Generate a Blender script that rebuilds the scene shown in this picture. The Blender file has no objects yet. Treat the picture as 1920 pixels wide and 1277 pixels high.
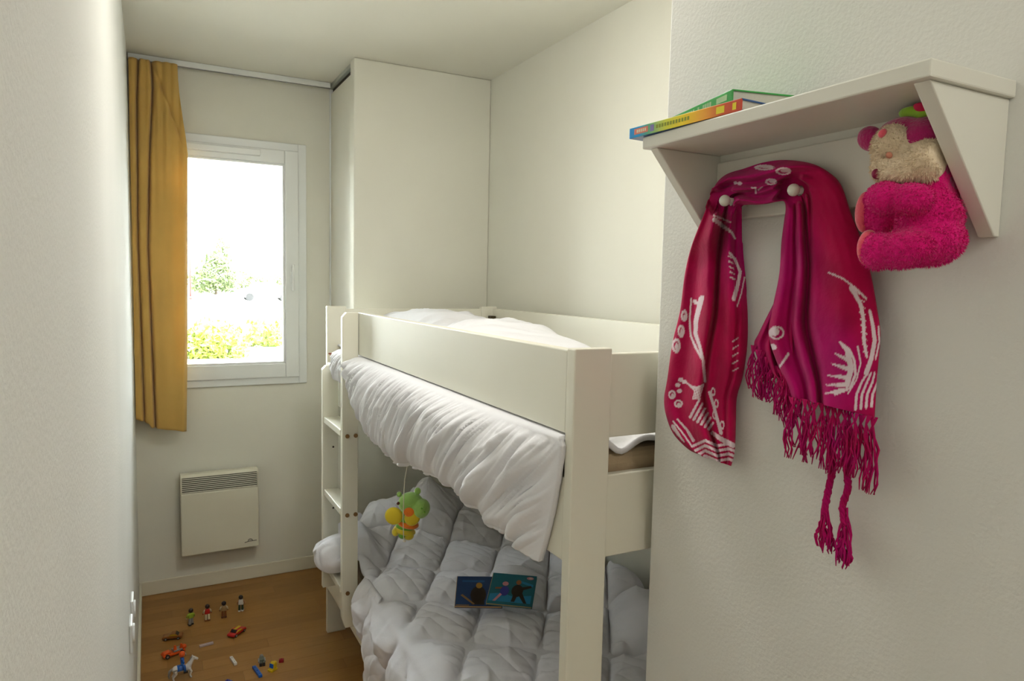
import bpy, math, random
import numpy as np
from mathutils import Vector, Matrix

random.seed(7)
SC = bpy.context.scene
COL = SC.collection

# ------------------------------------------------------------------ camera
CAM_H = 1.5264
YAW, PITCH, ROLL, FPX = math.radians(27.556), math.radians(4.7365), math.radians(1.2135), 1308.82
FWD = Vector((math.sin(YAW) * math.cos(PITCH), math.cos(YAW) * math.cos(PITCH), -math.sin(PITCH)))
RGT0 = Vector((math.cos(YAW), -math.sin(YAW), 0))
UP0 = RGT0.cross(FWD)
RGT = RGT0 * math.cos(ROLL) + UP0 * math.sin(ROLL)
UPV = -RGT0 * math.sin(ROLL) + UP0 * math.cos(ROLL)
EYE = Vector((0, 0, CAM_H))
cam_d = bpy.data.cameras.new('camera')
cam_d.sensor_width = 36
cam_d.lens = FPX / 1920 * 36
cam_d.clip_start = 0.02
cam_d.clip_end = 600
cam = bpy.data.objects.new('camera', cam_d)
COL.objects.link(cam)
m = Matrix.Identity(4)
for i, v in enumerate((RGT, UPV, -FWD)):
    for j in range(3):
        m[j][i] = v[j]
m.translation = EYE
cam.matrix_world = m
SC.camera = cam

# ------------------------------------------------------------------ light and exposure
SC.view_settings.view_transform = 'Standard'
SC.view_settings.look = 'None'
SC.view_settings.exposure = 1.95
SC.view_settings.gamma = 1.0
SC.view_settings.use_curve_mapping = False
SKY = 6.2
ROOM_LAMP = 5.6
HALL_FILL = 10.0
world = bpy.data.worlds.new('overcast_sky')
SC.world = world
world.use_nodes = True
bg = world.node_tree.nodes['Background']
bg.inputs[0].default_value = (0.93, 0.97, 1.0, 1)
bg.inputs[1].default_value = SKY


def px(u, v, ax, val):
    """a photo pixel as a point on the plane ax = val"""
    d = FWD + RGT * ((u - 960) / FPX) - UPV * ((v - 638.5) / FPX)
    i = 'XYZ'.index(ax)
    return EYE + d * ((val - EYE[i]) / d[i])


# ------------------------------------------------------------------ materials
MATS = {}


def mat(name, col, rough=0.5, var=0.04, scale=6.0, bump=0.0, bscale=60.0, stretch=(1, 1, 1),
        sheen=0.0, coat=0.0, metal=0.0, col2=None, spec=0.5, transl=0.0, detail=4.0, objrand=0.0, emit=None, crinkle=0.0):
    if name in MATS:
        return MATS[name]
    M = bpy.data.materials.new(name)
    M.use_nodes = True
    nt = M.node_tree
    N, L = nt.nodes, nt.links
    b = N['Principled BSDF']
    tc = N.new('ShaderNodeTexCoord')
    mp = N.new('ShaderNodeMapping')
    mp.inputs['Scale'].default_value = stretch
    L.new(tc.outputs['Object'], mp.inputs['Vector'])
    nz = N.new('ShaderNodeTexNoise')
    nz.inputs['Scale'].default_value = scale
    nz.inputs['Detail'].default_value = detail
    L.new(mp.outputs[0], nz.inputs['Vector'])
    cr = N.new('ShaderNodeValToRGB')
    c2 = col2 if col2 else tuple(min(1, c * (1 + var)) for c in col)
    c1 = col if col2 else tuple(c * (1 - var) for c in col)
    cr.color_ramp.elements[0].position = 0.3
    cr.color_ramp.elements[1].position = 0.7
    cr.color_ramp.elements[0].color = (*c1, 1)
    cr.color_ramp.elements[1].color = (*c2, 1)
    fac = nz.outputs['Fac']
    if objrand:
        oi = N.new('ShaderNodeObjectInfo')
        ma = N.new('ShaderNodeMath')
        ma.operation = 'MULTIPLY_ADD'
        ma.inputs[1].default_value = objrand
        L.new(oi.outputs['Random'], ma.inputs[0])
        mb2 = N.new('ShaderNodeMath')
        mb2.operation = 'SUBTRACT'
        mb2.inputs[1].default_value = objrand / 2
        L.new(nz.outputs['Fac'], mb2.inputs[0])
        L.new(mb2.outputs[0], ma.inputs[2])
        fac = ma.outputs[0]
    L.new(fac, cr.inputs['Fac'])
    L.new(cr.outputs[0], b.inputs['Base Color'])
    b.inputs['Roughness'].default_value = rough
    b.inputs['Metallic'].default_value = metal
    b.inputs['Specular IOR Level'].default_value = spec
    b.inputs['Sheen Weight'].default_value = sheen
    b.inputs['Coat Weight'].default_value = coat
    if emit:
        b.inputs['Emission Color'].default_value = (*emit[0], 1)
        b.inputs['Emission Strength'].default_value = emit[1]
    if bump:
        n2 = N.new('ShaderNodeTexNoise')
        n2.inputs['Scale'].default_value = bscale
        n2.inputs['Detail'].default_value = 3
        L.new(tc.outputs['Object'], n2.inputs['Vector'])
        bp = N.new('ShaderNodeBump')
        bp.inputs['Strength'].default_value = bump
        bp.inputs['Distance'].default_value = 0.004
        L.new(n2.outputs['Fac'], bp.inputs['Height'])
        L.new(bp.outputs[0], b.inputs['Normal'])
        if crinkle:
            n3 = N.new('ShaderNodeTexNoise')
            n3.noise_type = 'RIDGED_MULTIFRACTAL'
            n3.inputs['Scale'].default_value = 11
            n3.inputs['Detail'].default_value = 2.5
            n3.inputs['Distortion'].default_value = 0.9
            L.new(tc.outputs['Object'], n3.inputs['Vector'])
            bp3 = N.new('ShaderNodeBump')
            bp3.inputs['Strength'].default_value = crinkle
            bp3.inputs['Distance'].default_value = 0.006
            L.new(n3.outputs['Fac'], bp3.inputs['Height'])
            L.new(bp.outputs[0], bp3.inputs['Normal'])
            L.new(bp3.outputs[0], b.inputs['Normal'])
    if transl:
        tr = N.new('ShaderNodeBsdfTranslucent')
        L.new(cr.outputs[0], tr.inputs['Color'])
        mx = N.new('ShaderNodeMixShader')
        mx.inputs[0].default_value = transl
        L.new(b.outputs[0], mx.inputs[1])
        L.new(tr.outputs[0], mx.inputs[2])
        L.new(mx.outputs[0], N['Material Output'].inputs['Surface'])
    MATS[name] = M
    return M


def attr_mat(name, rough=0.8, sheen=0.3, noise=0.25, transl=0.0):
    """cloth print: colour from the mesh's colour attribute, mottled by noise"""
    if name in MATS:
        return MATS[name]
    M = bpy.data.materials.new(name)
    M.use_nodes = True
    N, L = M.node_tree.nodes, M.node_tree.links
    b = N['Principled BSDF']
    at = N.new('ShaderNodeAttribute')
    at.attribute_name = 'print'
    tc = N.new('ShaderNodeTexCoord')
    nz = N.new('ShaderNodeTexNoise')
    nz.inputs['Scale'].default_value = 22
    nz.inputs['Detail'].default_value = 5
    L.new(tc.outputs['Object'], nz.inputs['Vector'])
    mr = N.new('ShaderNodeMapRange')
    mr.inputs[1].default_value = 0.3
    mr.inputs[2].default_value = 0.7
    mr.inputs[3].default_value = 1 - noise
    mr.inputs[4].default_value = 1 + noise * 0.5
    L.new(nz.outputs['Fac'], mr.inputs[0])
    mx = N.new('ShaderNodeVectorMath')
    mx.operation = 'SCALE'
    L.new(at.outputs['Color'], mx.inputs[0])
    L.new(mr.outputs[0], mx.inputs['Scale'])
    L.new(mx.outputs[0], b.inputs['Base Color'])
    b.inputs['Roughness'].default_value = rough
    b.inputs['Sheen Weight'].default_value = sheen
    b.inputs['Specular IOR Level'].default_value = 0.2
    n2 = N.new('ShaderNodeTexNoise')
    n2.inputs['Scale'].default_value = 90
    L.new(tc.outputs['Object'], n2.inputs['Vector'])
    bp = N.new('ShaderNodeBump')
    bp.inputs['Strength'].default_value = 0.35
    bp.inputs['Distance'].default_value = 0.003
    L.new(n2.outputs['Fac'], bp.inputs['Height'])
    L.new(bp.outputs[0], b.inputs['Normal'])
    MATS[name] = M
    return M


def glass_mat():
    M = bpy.data.materials.new('window_glass')
    M.use_nodes = True
    N, L = M.node_tree.nodes, M.node_tree.links
    N.remove(N['Principled BSDF'])
    tr = N.new('ShaderNodeBsdfTransparent')
    tr.inputs[0].default_value = (0.96, 0.98, 0.97, 1)
    gl = N.new('ShaderNodeBsdfGlossy')
    gl.inputs['Roughness'].default_value = 0.02
    fr = N.new('ShaderNodeFresnel')
    fr.inputs[0].default_value = 1.45
    mx = N.new('ShaderNodeMixShader')
    L.new(fr.outputs[0], mx.inputs[0])
    L.new(tr.outputs[0], mx.inputs[1])
    L.new(gl.outputs[0], mx.inputs[2])
    L.new(mx.outputs[0], N['Material Output'].inputs['Surface'])
    return M


WALL = mat('smooth_wall_paint', (0.77, 0.755, 0.66), 0.9, 0.015, 3, 0.05, 120)
WALLTEX = mat('textured_wall_paint', (0.77, 0.77, 0.725), 0.92, 0.02, 3, 0.22, 170, spec=.2)
CEIL = mat('ceiling_paint', (0.78, 0.76, 0.66), 0.85, 0.015, 2, 0.05, 90)
SKIRT = mat('skirting_paint', (0.76, 0.72, 0.58), 0.45, 0.02, 4)
PVC = mat('white_pvc', (0.80, 0.82, 0.80), 0.3, 0.01, 4)
LACQ = mat('cream_lacquer', (0.80, 0.78, 0.66), 0.42, 0.015, 5, 0.03, 30)
SHELFM = mat('white_melamine', (0.78, 0.77, 0.69), 0.35, 0.015, 5)
WOOD = mat('oak_laminate', (0.26, 0.118, 0.022), 0.42, col2=(0.39, 0.195, 0.048), scale=9, stretch=(0.35, 5, 5),
           detail=8, objrand=0.22, bump=0.04, bscale=40)
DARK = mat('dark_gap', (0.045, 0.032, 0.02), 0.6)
BRASS = mat('brass_bolt', (0.30, 0.17, 0.07), 0.4, metal=0.7)
CURT = mat('ochre_curtain_cloth', (0.73, 0.475, 0.135), 0.85, 0.08, 4, 0.25, 350, sheen=0.3, transl=0.22, spec=0.15)
DUVET = mat('white_cotton', (0.80, 0.80, 0.83), 0.85, 0.012, 8, 0.2, 70, sheen=0.1, spec=0.2, crinkle=.35)
MATT = mat('beige_mattress_ticking', (0.50, 0.38, 0.24), 0.9, 0.06, 30, 0.2, 300)
GLASS = glass_mat()


# ------------------------------------------------------------------ mesh builder
class MB:
    def __init__(self):
        self.v, self.f = [], []

    def add(self, vs, fs):
        o = len(self.v)
        self.v += [tuple(p) for p in vs]
        self.f += [tuple(i + o for i in f) for f in fs]
        return self

    def box(self, x0, x1, y0, y1, z0, z1):
        vs = [(x, y, z) for z in (z0, z1) for y in (y0, y1) for x in (x0, x1)]
        return self.add(vs, [(0, 2, 3, 1), (4, 5, 7, 6), (0, 1, 5, 4), (2, 6, 7, 3), (0, 4, 6, 2), (1, 3, 7, 5)])

    def prism(self, poly, axis, a, b):
        """poly of 2D points extruded along axis; the 2D coords are the other two axes in order"""
        n = len(poly)

        def P(p, h):
            return {'X': (h, p[0], p[1]), 'Y': (p[0], h, p[1]), 'Z': (p[0], p[1], h)}[axis]
        vs = [P(p, a) for p in poly] + [P(p, b) for p in poly]
        fs = [tuple(range(n - 1, -1, -1)), tuple(range(n, 2 * n))]
        fs += [(i, (i + 1) % n, n + (i + 1) % n, n + i) for i in range(n)]
        return self.add(vs, fs)

    def ell(self, c, r, seg=20, ring=12, rot=None):
        vs, fs = [], []
        for j in range(1, ring):
            th = math.pi * j / ring
            for i in range(seg):
                ph = 2 * math.pi * i / seg
                vs.append(Vector((r[0] * math.sin(th) * math.cos(ph), r[1] * math.sin(th) * math.sin(ph), r[2] * math.cos(th))))
        top, bot = len(vs), len(vs) + 1
        vs += [Vector((0, 0, r[2])), Vector((0, 0, -r[2]))]
        for j in range(ring - 2):
            for i in range(seg):
                a, b2 = j * seg + i, j * seg + (i + 1) % seg
                fs.append((a, a + seg, b2 + seg, b2))
        for i in range(seg):
            fs.append((top, i, (i + 1) % seg))
            a = (ring - 2) * seg
            fs.append((bot, a + (i + 1) % seg, a + i))
        if rot is not None:
            vs = [rot @ p for p in vs]
        return self.add([p + Vector(c) for p in vs], fs)

    def tube(self, pts, r, n=8, caps=True):
        pts = [Vector(p) for p in pts]
        rs = r if isinstance(r, (list, tuple)) else [r] * len(pts)
        vs, fs = [], []
        ref = Vector((0.31, 0.77, 0.55))
        for k, p in enumerate(pts):
            t = (pts[min(k + 1, len(pts) - 1)] - pts[max(k - 1, 0)])
            if t.length < 1e-9:
                t = Vector((0, 0, 1))
            t.normalize()
            a = t.cross(ref)
            if a.length < 1e-4:
                a = t.cross(Vector((1, 0, 0)))
            a.normalize()
            b2 = t.cross(a)
            for i in range(n):
                an = 2 * math.pi * i / n
                vs.append(p + (a * math.cos(an) + b2 * math.sin(an)) * rs[k])
        for k in range(len(pts) - 1):
            for i in range(n):
                a, b2 = k * n + i, k * n + (i + 1) % n
                fs.append((a, b2, b2 + n, a + n))
        if caps:
            fs.append(tuple(range(n - 1, -1, -1)))
            o = (len(pts) - 1) * n
            fs.append(tuple(range(o, o + n)))
        return self.add(vs, fs)

    def grid(self, P):
        """P: array rows x cols x 3"""
        h, w = len(P), len(P[0])
        vs = [tuple(map(float, P[j][i])) for j in range(h) for i in range(w)]
        fs = [(j * w + i, j * w + i + 1, (j + 1) * w + i + 1, (j + 1) * w + i) for j in range(h - 1) for i in range(w - 1)]
        return self.add(vs, fs)

    def build(self, name, material, parent=None, smooth=False, bevel=0.0, solid=0.0, seg=2, off=-1, remesh=0.0, world=True):
        me = bpy.data.meshes.new(name)
        me.from_pydata(self.v, [], self.f)
        me.materials.append(material)
        me.validate()
        if smooth:
            me.polygons.foreach_set('use_smooth', [True] * len(me.polygons))
        o = bpy.data.objects.new(name, me)
        COL.objects.link(o)
        if parent is not None:
            o.parent = parent
            if world:
                o.matrix_parent_inverse = BASE[parent.name]
        BASE[o.name] = Matrix.Identity(4)
        if remesh:
            r = o.modifiers.new('remesh', 'REMESH')
            r.mode = 'VOXEL'
            r.voxel_size = remesh
            r.use_smooth_shade = True
            s = o.modifiers.new('smooth', 'SMOOTH')
            s.factor = 0.5
            s.iterations = 6
        if solid:
            s = o.modifiers.new('solid', 'SOLIDIFY')
            s.thickness = solid
            s.offset = off
        if bevel:
            s = o.modifiers.new('bevel', 'BEVEL')
            s.width = bevel
            s.segments = seg
            s.limit_method = 'ANGLE'
            s.angle_limit = math.radians(40)
        return o


BASE = {}


def tag(o, label, cat, group=None, kind=None):
    o['label'] = label
    o['category'] = cat
    if group:
        o['group'] = group
    if kind:
        o['kind'] = kind
    return o


def thing(name, loc, label, cat, group=None, kind=None, rotz=0.0):
    o = bpy.data.objects.new(name, None)
    o.empty_display_size = 0.05
    COL.objects.link(o)
    o.location = loc
    o.rotation_euler = (0, 0, rotz)
    BASE[o.name] = (Matrix.Translation(Vector(loc)) @ Matrix.Rotation(rotz, 4, 'Z')).inverted()
    return tag(o, label, cat, group, kind)


def waves(seed, n, f0, f1):
    r = np.random.RandomState(seed)
    fr = f0 * (f1 / f0) ** r.rand(n)
    an = r.rand(n) * 2 * np.pi
    ph = r.rand(n) * 2 * np.pi
    am = (f0 / fr) ** 0.6

    def w(x, y):
        s = 0
        for k in range(n):
            s = s + am[k] * np.sin(fr[k] * (x * np.cos(an[k]) + y * np.sin(an[k])) + ph[k])
        return s / am.sum()
    return w


def sst(a, b, x):
    t = np.clip((x - a) / (b - a), 0, 1)
    return t * t * (3 - 2 * t)


# ------------------------------------------------------------------ room shell
XL, YW, XC, YC, XR, XW, YE, CH = -0.0644, 3.6545, 0.8273, 3.1326, 1.4918, 0.8233, 1.0024, 2.5
YB = -1.9
floor = tag(MB().box(XL - .1, XR + .1, YB - .1, YW + .2, -0.08, -0.014).build('floor', WOOD), 'oak-coloured laminate floor of narrow strips', 'floor', kind='structure')
# laminate strips, running parallel to the window wall
unit = MB().box(0, 1, 0, 1, -0.014, 0).build('plank', WOOD, floor)
pm = unit.data
first = True
rows = 44
sw = 0.0735
for r in range(rows):
    y1 = YW - r * sw
    x = XL - random.random() * 0.45
    while x < XR:
        ln = random.choice((0.38, 0.46, 0.55, 0.62))
        a, b_ = max(x, XL), min(x + ln, XR)
        x += ln
        if b_ - a < 0.02:
            continue
        if first:
            o = unit
            first = False
        else:
            o = bpy.data.objects.new('plank', pm)
            COL.objects.link(o)
            o.parent = floor
        o.location = (a, y1 - sw + 0.0002, 0)
        o.scale = (b_ - a - 0.0005, sw - 0.0004, 1)

tag(MB().box(XL - .1, XR + .1, YB - .1, YW + .2, CH, CH + .1).build('ceiling', CEIL), 'plain off-white ceiling', 'ceiling', kind='structure')
tag(MB().box(XL - .1, XL, YB, YW, 0, CH).build('wall_left', WALLTEX), 'long white wall with fine rough plaster texture beside the curtain', 'wall', kind='structure')
WX0, WX1, WZ0, WZ1 = 0.035, 0.705, 1.0, 2.18       # window opening
wb = MB()
wb.box(XL - .1, WX0, YW, YW + .2, 0, CH).box(WX1, XR + .1, YW, YW + .2, 0, CH)
wb.box(WX0, WX1, YW, YW + .2, 0, WZ0).box(WX0, WX1, YW, YW + .2, WZ1, CH)
tag(wb.build('wall_back', WALL), 'smooth beige wall holding the window and the heater', 'wall', kind='structure')
tag(MB().box(XR, XR + .1, YE - .1, YW, 0, CH).build('wall_right', WALL), 'smooth cream wall along the back side of the bunk bed', 'wall', kind='structure')
tag(MB().box(XC - .004, XR, YC, YC + .07, 0, CH).build('wall_closet', WALL, bevel=.006), 'cream partition behind the far end of the bunk bed', 'wall', kind='structure')
tag(MB().box(XW, XW + .09, YB, YE, 0, CH).build('wall_hall', WALLTEX, bevel=.004), 'rough white plaster wall carrying the coat shelf', 'wall', kind='structure')
tag(MB().box(XW + .09, XR, YE - .09, YE, 0, CH).build('wall_front', WALL), 'cream wall at the near end of the bunk bed', 'wall', kind='structure')
tag(MB().box(XL - .1, XW + .1, YB - .1, YB, 0, CH).build('wall_rear', WALL), 'plain wall at the end of the hall', 'wall', kind='structure')
tag(MB().box(XL, XC, YW - .012, YW, 0.0005, 0.069).build('baseboard_back', SKIRT, bevel=.003), 'painted skirting board under the window heater', 'baseboard', kind='structure')
tag(MB().box(XL, XL + .011, YB, YW - .012, 0.0005, 0.069).build('baseboard_left', SKIRT, bevel=.003), 'painted skirting board along the rough left wall', 'baseboard', kind='structure')
# sliding closet door between partition and window wall, with its top track; shade in the slot is a dark box
d1 = thing('door_1', (XC, (YC + YW) / 2, 0), 'white sliding closet door beside the window', 'door', kind='structure')
MB().box(XC + .012, XC + .03, YC + .071, YW - .012, 0.01, CH - .042).build('door_panel', WALL, d1, bevel=.002)
MB().box(XC + .004, XC + .04, YC + .071, YW - .002, CH - .018, CH - .001).build('top_track', mat('track_alu', (.42, .44, .38), .5), d1)
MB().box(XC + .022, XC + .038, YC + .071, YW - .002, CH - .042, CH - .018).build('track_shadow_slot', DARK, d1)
MB().box(XC + .006, XC + .03, YW - .012, YW - .002, 0.01, CH - .02).build('jamb_strip', PVC, d1)

# ------------------------------------------------------------------ window
w1 = thing('window_1', (0.37, YW, WZ0), 'white framed window with a single pane, half behind the ochre curtain', 'window', kind='structure')


def ring(x0, x1, z0, z1, bw, y0, y1, bb=None):
    bb = bw if bb is None else bb
    return MB().box(x0, x0 + bw, y0, y1, z0, z1).box(x1 - bw, x1, y0, y1, z0, z1).box(x0 + bw, x1 - bw, y0, y1, z0, z0 + bb).box(x0 + bw, x1 - bw, y0, y1, z1 - bw, z1)


ring(0.02, 0.716, 0.991, 2.19, .04, YW - .012, YW + .06).build('window_casing', PVC, w1, bevel=.003)
sash = ring(0.056, 0.676, 1.026, 2.152, .066, YW - .024, YW + .035, .071).build('sash', PVC, w1, bevel=.004)
ring(0.122, 0.61, 1.097, 2.086, .010, YW - .014, YW + .02).build('glazing_bead', PVC, sash, bevel=.002)
MB().box(0.125, 0.607, YW + .004, YW + .008, 1.1, 2.083).build('pane', GLASS, w1)
hd = MB().box(0.634, 0.652, YW - .034, YW - .024, 1.50, 1.56).build('handle_plate', PVC, w1, bevel=.003)
MB().box(0.637, 0.650, YW - .058, YW - .034, 1.572, 1.588).box(0.637, 0.650, YW - .062, YW - .048, 1.462, 1.594).build('lever', PVC, hd, bevel=.004)
MB().box(0.10, 0.495, YW - .042, YW - .012, 2.112, 2.142).build('air_vent', PVC, w1, bevel=.004)

# ------------------------------------------------------------------ outside
GZ = -0.3
tag(MB().box(-150, 150, YW + 2.5, 330, GZ - .2, GZ).build('ground', mat('pale_gravel', (.42, .40, .36), .95, .12, .8, .3, 8)), 'pale gravel ground outside the window', 'ground', kind='structure')
LEAF = mat('spring_leaves', (.11, .17, .015), .6, col2=(.30, .33, .04), scale=3)
LEAF2 = mat('tree_leaves', (.11, .15, .06), .6, col2=(.20, .25, .10), scale=1)
BARK = mat('bark', (.12, .09, .06), .9)


def leafy(name, label, cat, base, blobs, n, size, material, trunk=None, group=None):
    t = thing(name, base, label, cat, group)
    mb = MB()
    rr = random.Random(len(label) * 7 + int(abs(base[0]) * 100))
    tot = sum(b[3] ** 2 for b in blobs)
    for (bx, by, bz, br) in blobs:
        for _ in range(int(n * br * br / tot)):
            d = Vector((rr.gauss(0, 1), rr.gauss(0, 1), rr.gauss(0, 1))).normalized()
            p = Vector(base) + Vector((bx, by, bz)) + d * br * (0.55 + 0.5 * rr.random())
            if p.z < base[2]:
                p.z = base[2] + rr.random() * .1
            a = Vector((rr.gauss(0, 1), rr.gauss(0, 1), rr.gauss(0, 1))).normalized()
            b2 = a.orthogonal().normalized()
            s = size * (0.6 + 0.8 * rr.random())
            mb.add([p - a * s, p + b2 * s * .45, p + a * s, p - b2 * s * .45], [(0, 1, 2, 3)])
    fo = mb.build('foliage', material, t)
    fo['kind'] = 'stuff'
    if trunk:
        MB().tube([Vector(base), Vector(base) + Vector((0, 0, trunk[0]))], [trunk[1], trunk[1] * .5], 8).build('trunk', BARK, t)
    return t


leafy('garden_bush', 'bright yellow-green leafy bush outside, beside the curtain edge', 'bush', (1.15, 17.0, GZ), [(-.4, 0, .25, .42), (.1, .2, .4, .5), (.5, -.1, .2, .4), (0, 0, .15, .4)], 1500, .075, LEAF, (.4, .03))
leafy('garden_bush', 'loose green bush outside, in the middle of the window', 'bush', (2.35, 19.4, GZ), [(-.5, 0, .3, .35), (.2, 0, .35, .4), (.6, 0, .12, .3)], 600, .085, LEAF, (.4, .03))
leafy('garden_bush', 'sparse low bush outside, by the window handle side', 'bush', (3.05, 20.4, GZ), [(-.2, 0, .3, .3), (.3, 0, .4, .35)], 320, .085, LEAF, (.35, .03))
leafy('garden_tree', 'rounded pale green tree outside, beside the red pole', 'tree', (6.1, 77, GZ), [(0, 0, 2.0, 1.9), (-1.3, 0, 1.4, 1.4), (1.2, 0, 1.5, 1.3), (.4, 0, 3.6, 1.3), (.7, 0, 5.0, .7)], 3600, .2, LEAF2, (2.2, .14))
leafy('garden_tree', 'small pale tree outside, between the round tree and the parked car', 'tree', (10.2, 92, GZ), [(0, 0, 1.6, 1.5), (1.6, 0, 1.2, 1.2), (-1.5, 0, .9, 1.0), (3, 0, .9, 1.1)], 1500, .2, LEAF2, (1.6, .1))
leafy('garden_tree', 'low pale tree outside, above the parked car', 'tree', (14.2, 95, GZ), [(0, 0, 1.2, 1.2), (1.5, 0, 1.0, 1.0)], 900, .2, LEAF2, (1.2, .1))
p0 = px(357, 548, 'Y', 60)
pole = thing('street_pole', (p0.x, 60, GZ), 'thin red pole standing outside beside the curtain', 'pole')
MB().tube([(p0.x, 60, GZ), (p0.x, 60, 6.0)], .075, 10).build('shaft', mat('red_paint', (.17, .035, .03), .5), pole, True)
MB().tube([(p0.x, 60, GZ), (p0.x, 60, GZ + .25)], .12, 10).build('foot', mat('red_paint', (.17, .035, .03), .5), pole, True)
cp = Vector((8.2, 58, GZ))
car = thing('parked_car', cp, 'white car parked on the gravel outside the window', 'car')
prof = [(-2.0, .25), (-2.0, .75), (-1.75, .9), (-1.3, .95), (-.65, 1.42), (.65, 1.45), (1.35, .95), (1.95, .85), (2.05, .5), (2.0, .25)]
MB().prism([(cp.x + a, cp.z + b) for a, b in prof], 'Y', cp.y - .8, cp.y + .8).build('car_body', mat('white_car_paint', (.7, .7, .72), .3), car, bevel=.05)
win = [(-1.15, .98), (-.62, 1.34), (.6, 1.37), (1.15, .98)]
MB().prism([(cp.x + a, cp.z + b) for a, b in win], 'Y', cp.y - .815, cp.y - .79).build('side_glass', mat('car_glass', (.06, .07, .08), .1), car)
for dx in (-1.25, 1.3):
    for dy in (-.72, .72):
        MB().tube([(cp.x + dx, cp.y + dy - .1, cp.z + .3), (cp.x + dx, cp.y + dy + .1, cp.z + .3)], .3, 20).build('wheel', mat('tyre', (.03, .03, .03), .8), car)

# ------------------------------------------------------------------ lamps (on the ceiling, above and behind the view)
def ceiling_lamp(x, y, strength, label, r=.16):
    t = thing('ceiling_lamp', (x, y, CH), label, 'lamp')
    MB().tube([(x, y, CH), (x, y, CH - .025)], r, 40).build('lamp_base', PVC, t, bevel=.004)
    mb = MB()
    mb.ell((x, y, CH - .027), (r * .95, r * .95, .07), 40, 16)
    keep = [f for f in mb.f if all(mb.v[i][2] <= CH - .0265 for i in f)]
    mb.f = keep
    mb.build('lamp_glass', mat('opal_glass_%d' % round(strength * 10), (.9, .9, .88), .4, emit=((1.0, .965, .91), strength)), t, True)


ceiling_lamp(0.62, 1.55, ROOM_LAMP, 'round opal ceiling lamp in the bedroom passage', .23)
ceiling_lamp(0.38, -0.9, HALL_FILL, 'unseen round opal ceiling lamp added in the hall as fill')  # unseen lamp, added to fill from behind the camera

# ------------------------------------------------------------------ curtain and rail
rl = thing('curtain_rail', (0.38, YW - .05, CH - .03), 'white metal curtain rail along the ceiling above the window', 'curtain rail')
MB().box(XL + .004, XC - .002, YW - .062, YW - .036, CH - .026, CH - .001).build('rail_profile', PVC, rl, bevel=.002)
MB().box(XL + .004, XC - .002, YW - .054, YW - .044, CH - .0275, CH - .0255).build('rail_slot', mat('grey_slot', (.25, .25, .24), .5), rl)
for k in range(3):
    xx = .14 + k * .24
    MB().box(xx, xx + .02, YW - .036, YW - .002, CH - .02, CH - .006).build('rail_bracket', PVC, rl)
cu = thing('curtain', (0.05, YW - .08, .82), 'ochre yellow pleated curtain gathered beside the window', 'curtain')
ZT, ZB = CH - .03, .815
nz_, nx_ = 150, 170
zz = np.linspace(ZT, ZB, nz_)[:, None]
uu = np.linspace(0, 1, nx_)[None, :]
tz = (ZT - zz) / (ZT - ZB)
xl_ = -.056 + 0 * tz - .004 * tz
xr_ = np.interp(tz, [0, .04, .12, .235, .35, .7, 1], [.134, .136, .15, .172, .168, .158, .146])
zbot = np.interp(uu, [0, .25, .3, 1], [.875, .85, .83, .80])
Z = ZT - tz * (ZT - zbot)
X = xl_ + (xr_ - xl_) * uu
v1 = np.interp(tz, [0, .1, .5, 1], [-.018, -.028, -.036, -.026])
v2 = np.interp(tz, [0, .06, .25, .5, 1], [.03, .035, .018, .004, .018])
crease = .045 + (tz - .02) * .56
dep = .034 * np.exp(-((X - v1) / .006) ** 2) + .045 * np.exp(-((X - v2) / .0065) ** 2)
dep += .011 * np.exp(-((X - crease) / .008) ** 2) * sst(.28, .15, tz)
dep += .006 * np.sin((X - v2) * 70 + tz * 2.0) * sst(.0, .1, X - v2)
dep += .004 * np.sin(X * 190 + 3 * tz) * (1 - sst(.1, .5, tz))
dep += .012 * np.exp(-((tz - .075) / .012) ** 2) * (np.exp(-((X - .0) / .03) ** 2))
dep += .022 * sst(.9, 1, uu) ** 2 * sst(.1, .5, tz)
dep += .0025 * waves(3, 6, 12, 40)(X, Z)
Yc_ = YW - .098 + dep - .012 * sst(.3, 1, tz)
cloth = MB().grid(np.stack(np.broadcast_arrays(X, Yc_, Z), -1)).build('curtain_cloth', CURT, cu, True, solid=.003)
# header tape and hem seam
hz = np.linspace(ZT, ZT - .055, 4)
rowsP = []
for z in hz:
    rowsP.append([(X[3, i], Yc_[3, i] + .006, z) for i in range(nx_)])
MB().grid(rowsP).build('header_tape', CURT, cu, True, solid=.002)
for k in range(6):
    i = int(8 + k * (nx_ - 16) / 5)
    q = Vector((X[0, i], YW - .049, ZT))
    MB().tube([q + Vector((0, 0, .006)), q + Vector((0, -.004, -.02)), Vector((X[3, i], Yc_[3, i] + .006, ZT - .03))], .0018, 6).build('curtain_hook', PVC, cu)

# ------------------------------------------------------------------ electric heater
ht = thing('wall_heater', (.29, YW, .195), 'white electric wall heater with louvred top under the window', 'heater')
HX0, HX1, HY, HZ0, HZ1 = .117, .466, YW - .09, .195, .586
HM = mat('heater_enamel', (.76, .735, .60), .4, .01, 5)
MB().box(HX0 + .004, HX1 - .004, HY + .02, YW - .022, HZ0 + .006, HZ1 - .01).build('heater_core', mat('heater_inside', (.05, .045, .025), .8), ht)
MB().box(HX0, HX1, HY, HY + .022, HZ0, .498).build('front_panel', HM, ht, bevel=.005)
MB().box(HX0, HX0 + .006, HY + .02, YW - .02, HZ0 + .004, HZ1 - .004).build('side_cheek', HM, ht)
MB().box(HX1 - .006, HX1, HY + .02, YW - .02, HZ0 + .004, HZ1 - .004).build('side_cheek', HM, ht)
MB().prism([(HY + .004, .572), (HY + .02, HZ1), (YW - .02, HZ1 - .004), (YW - .02, .572)], 'X', HX0, HX1).build('top_cap', HM, ht, bevel=.003)
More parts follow.
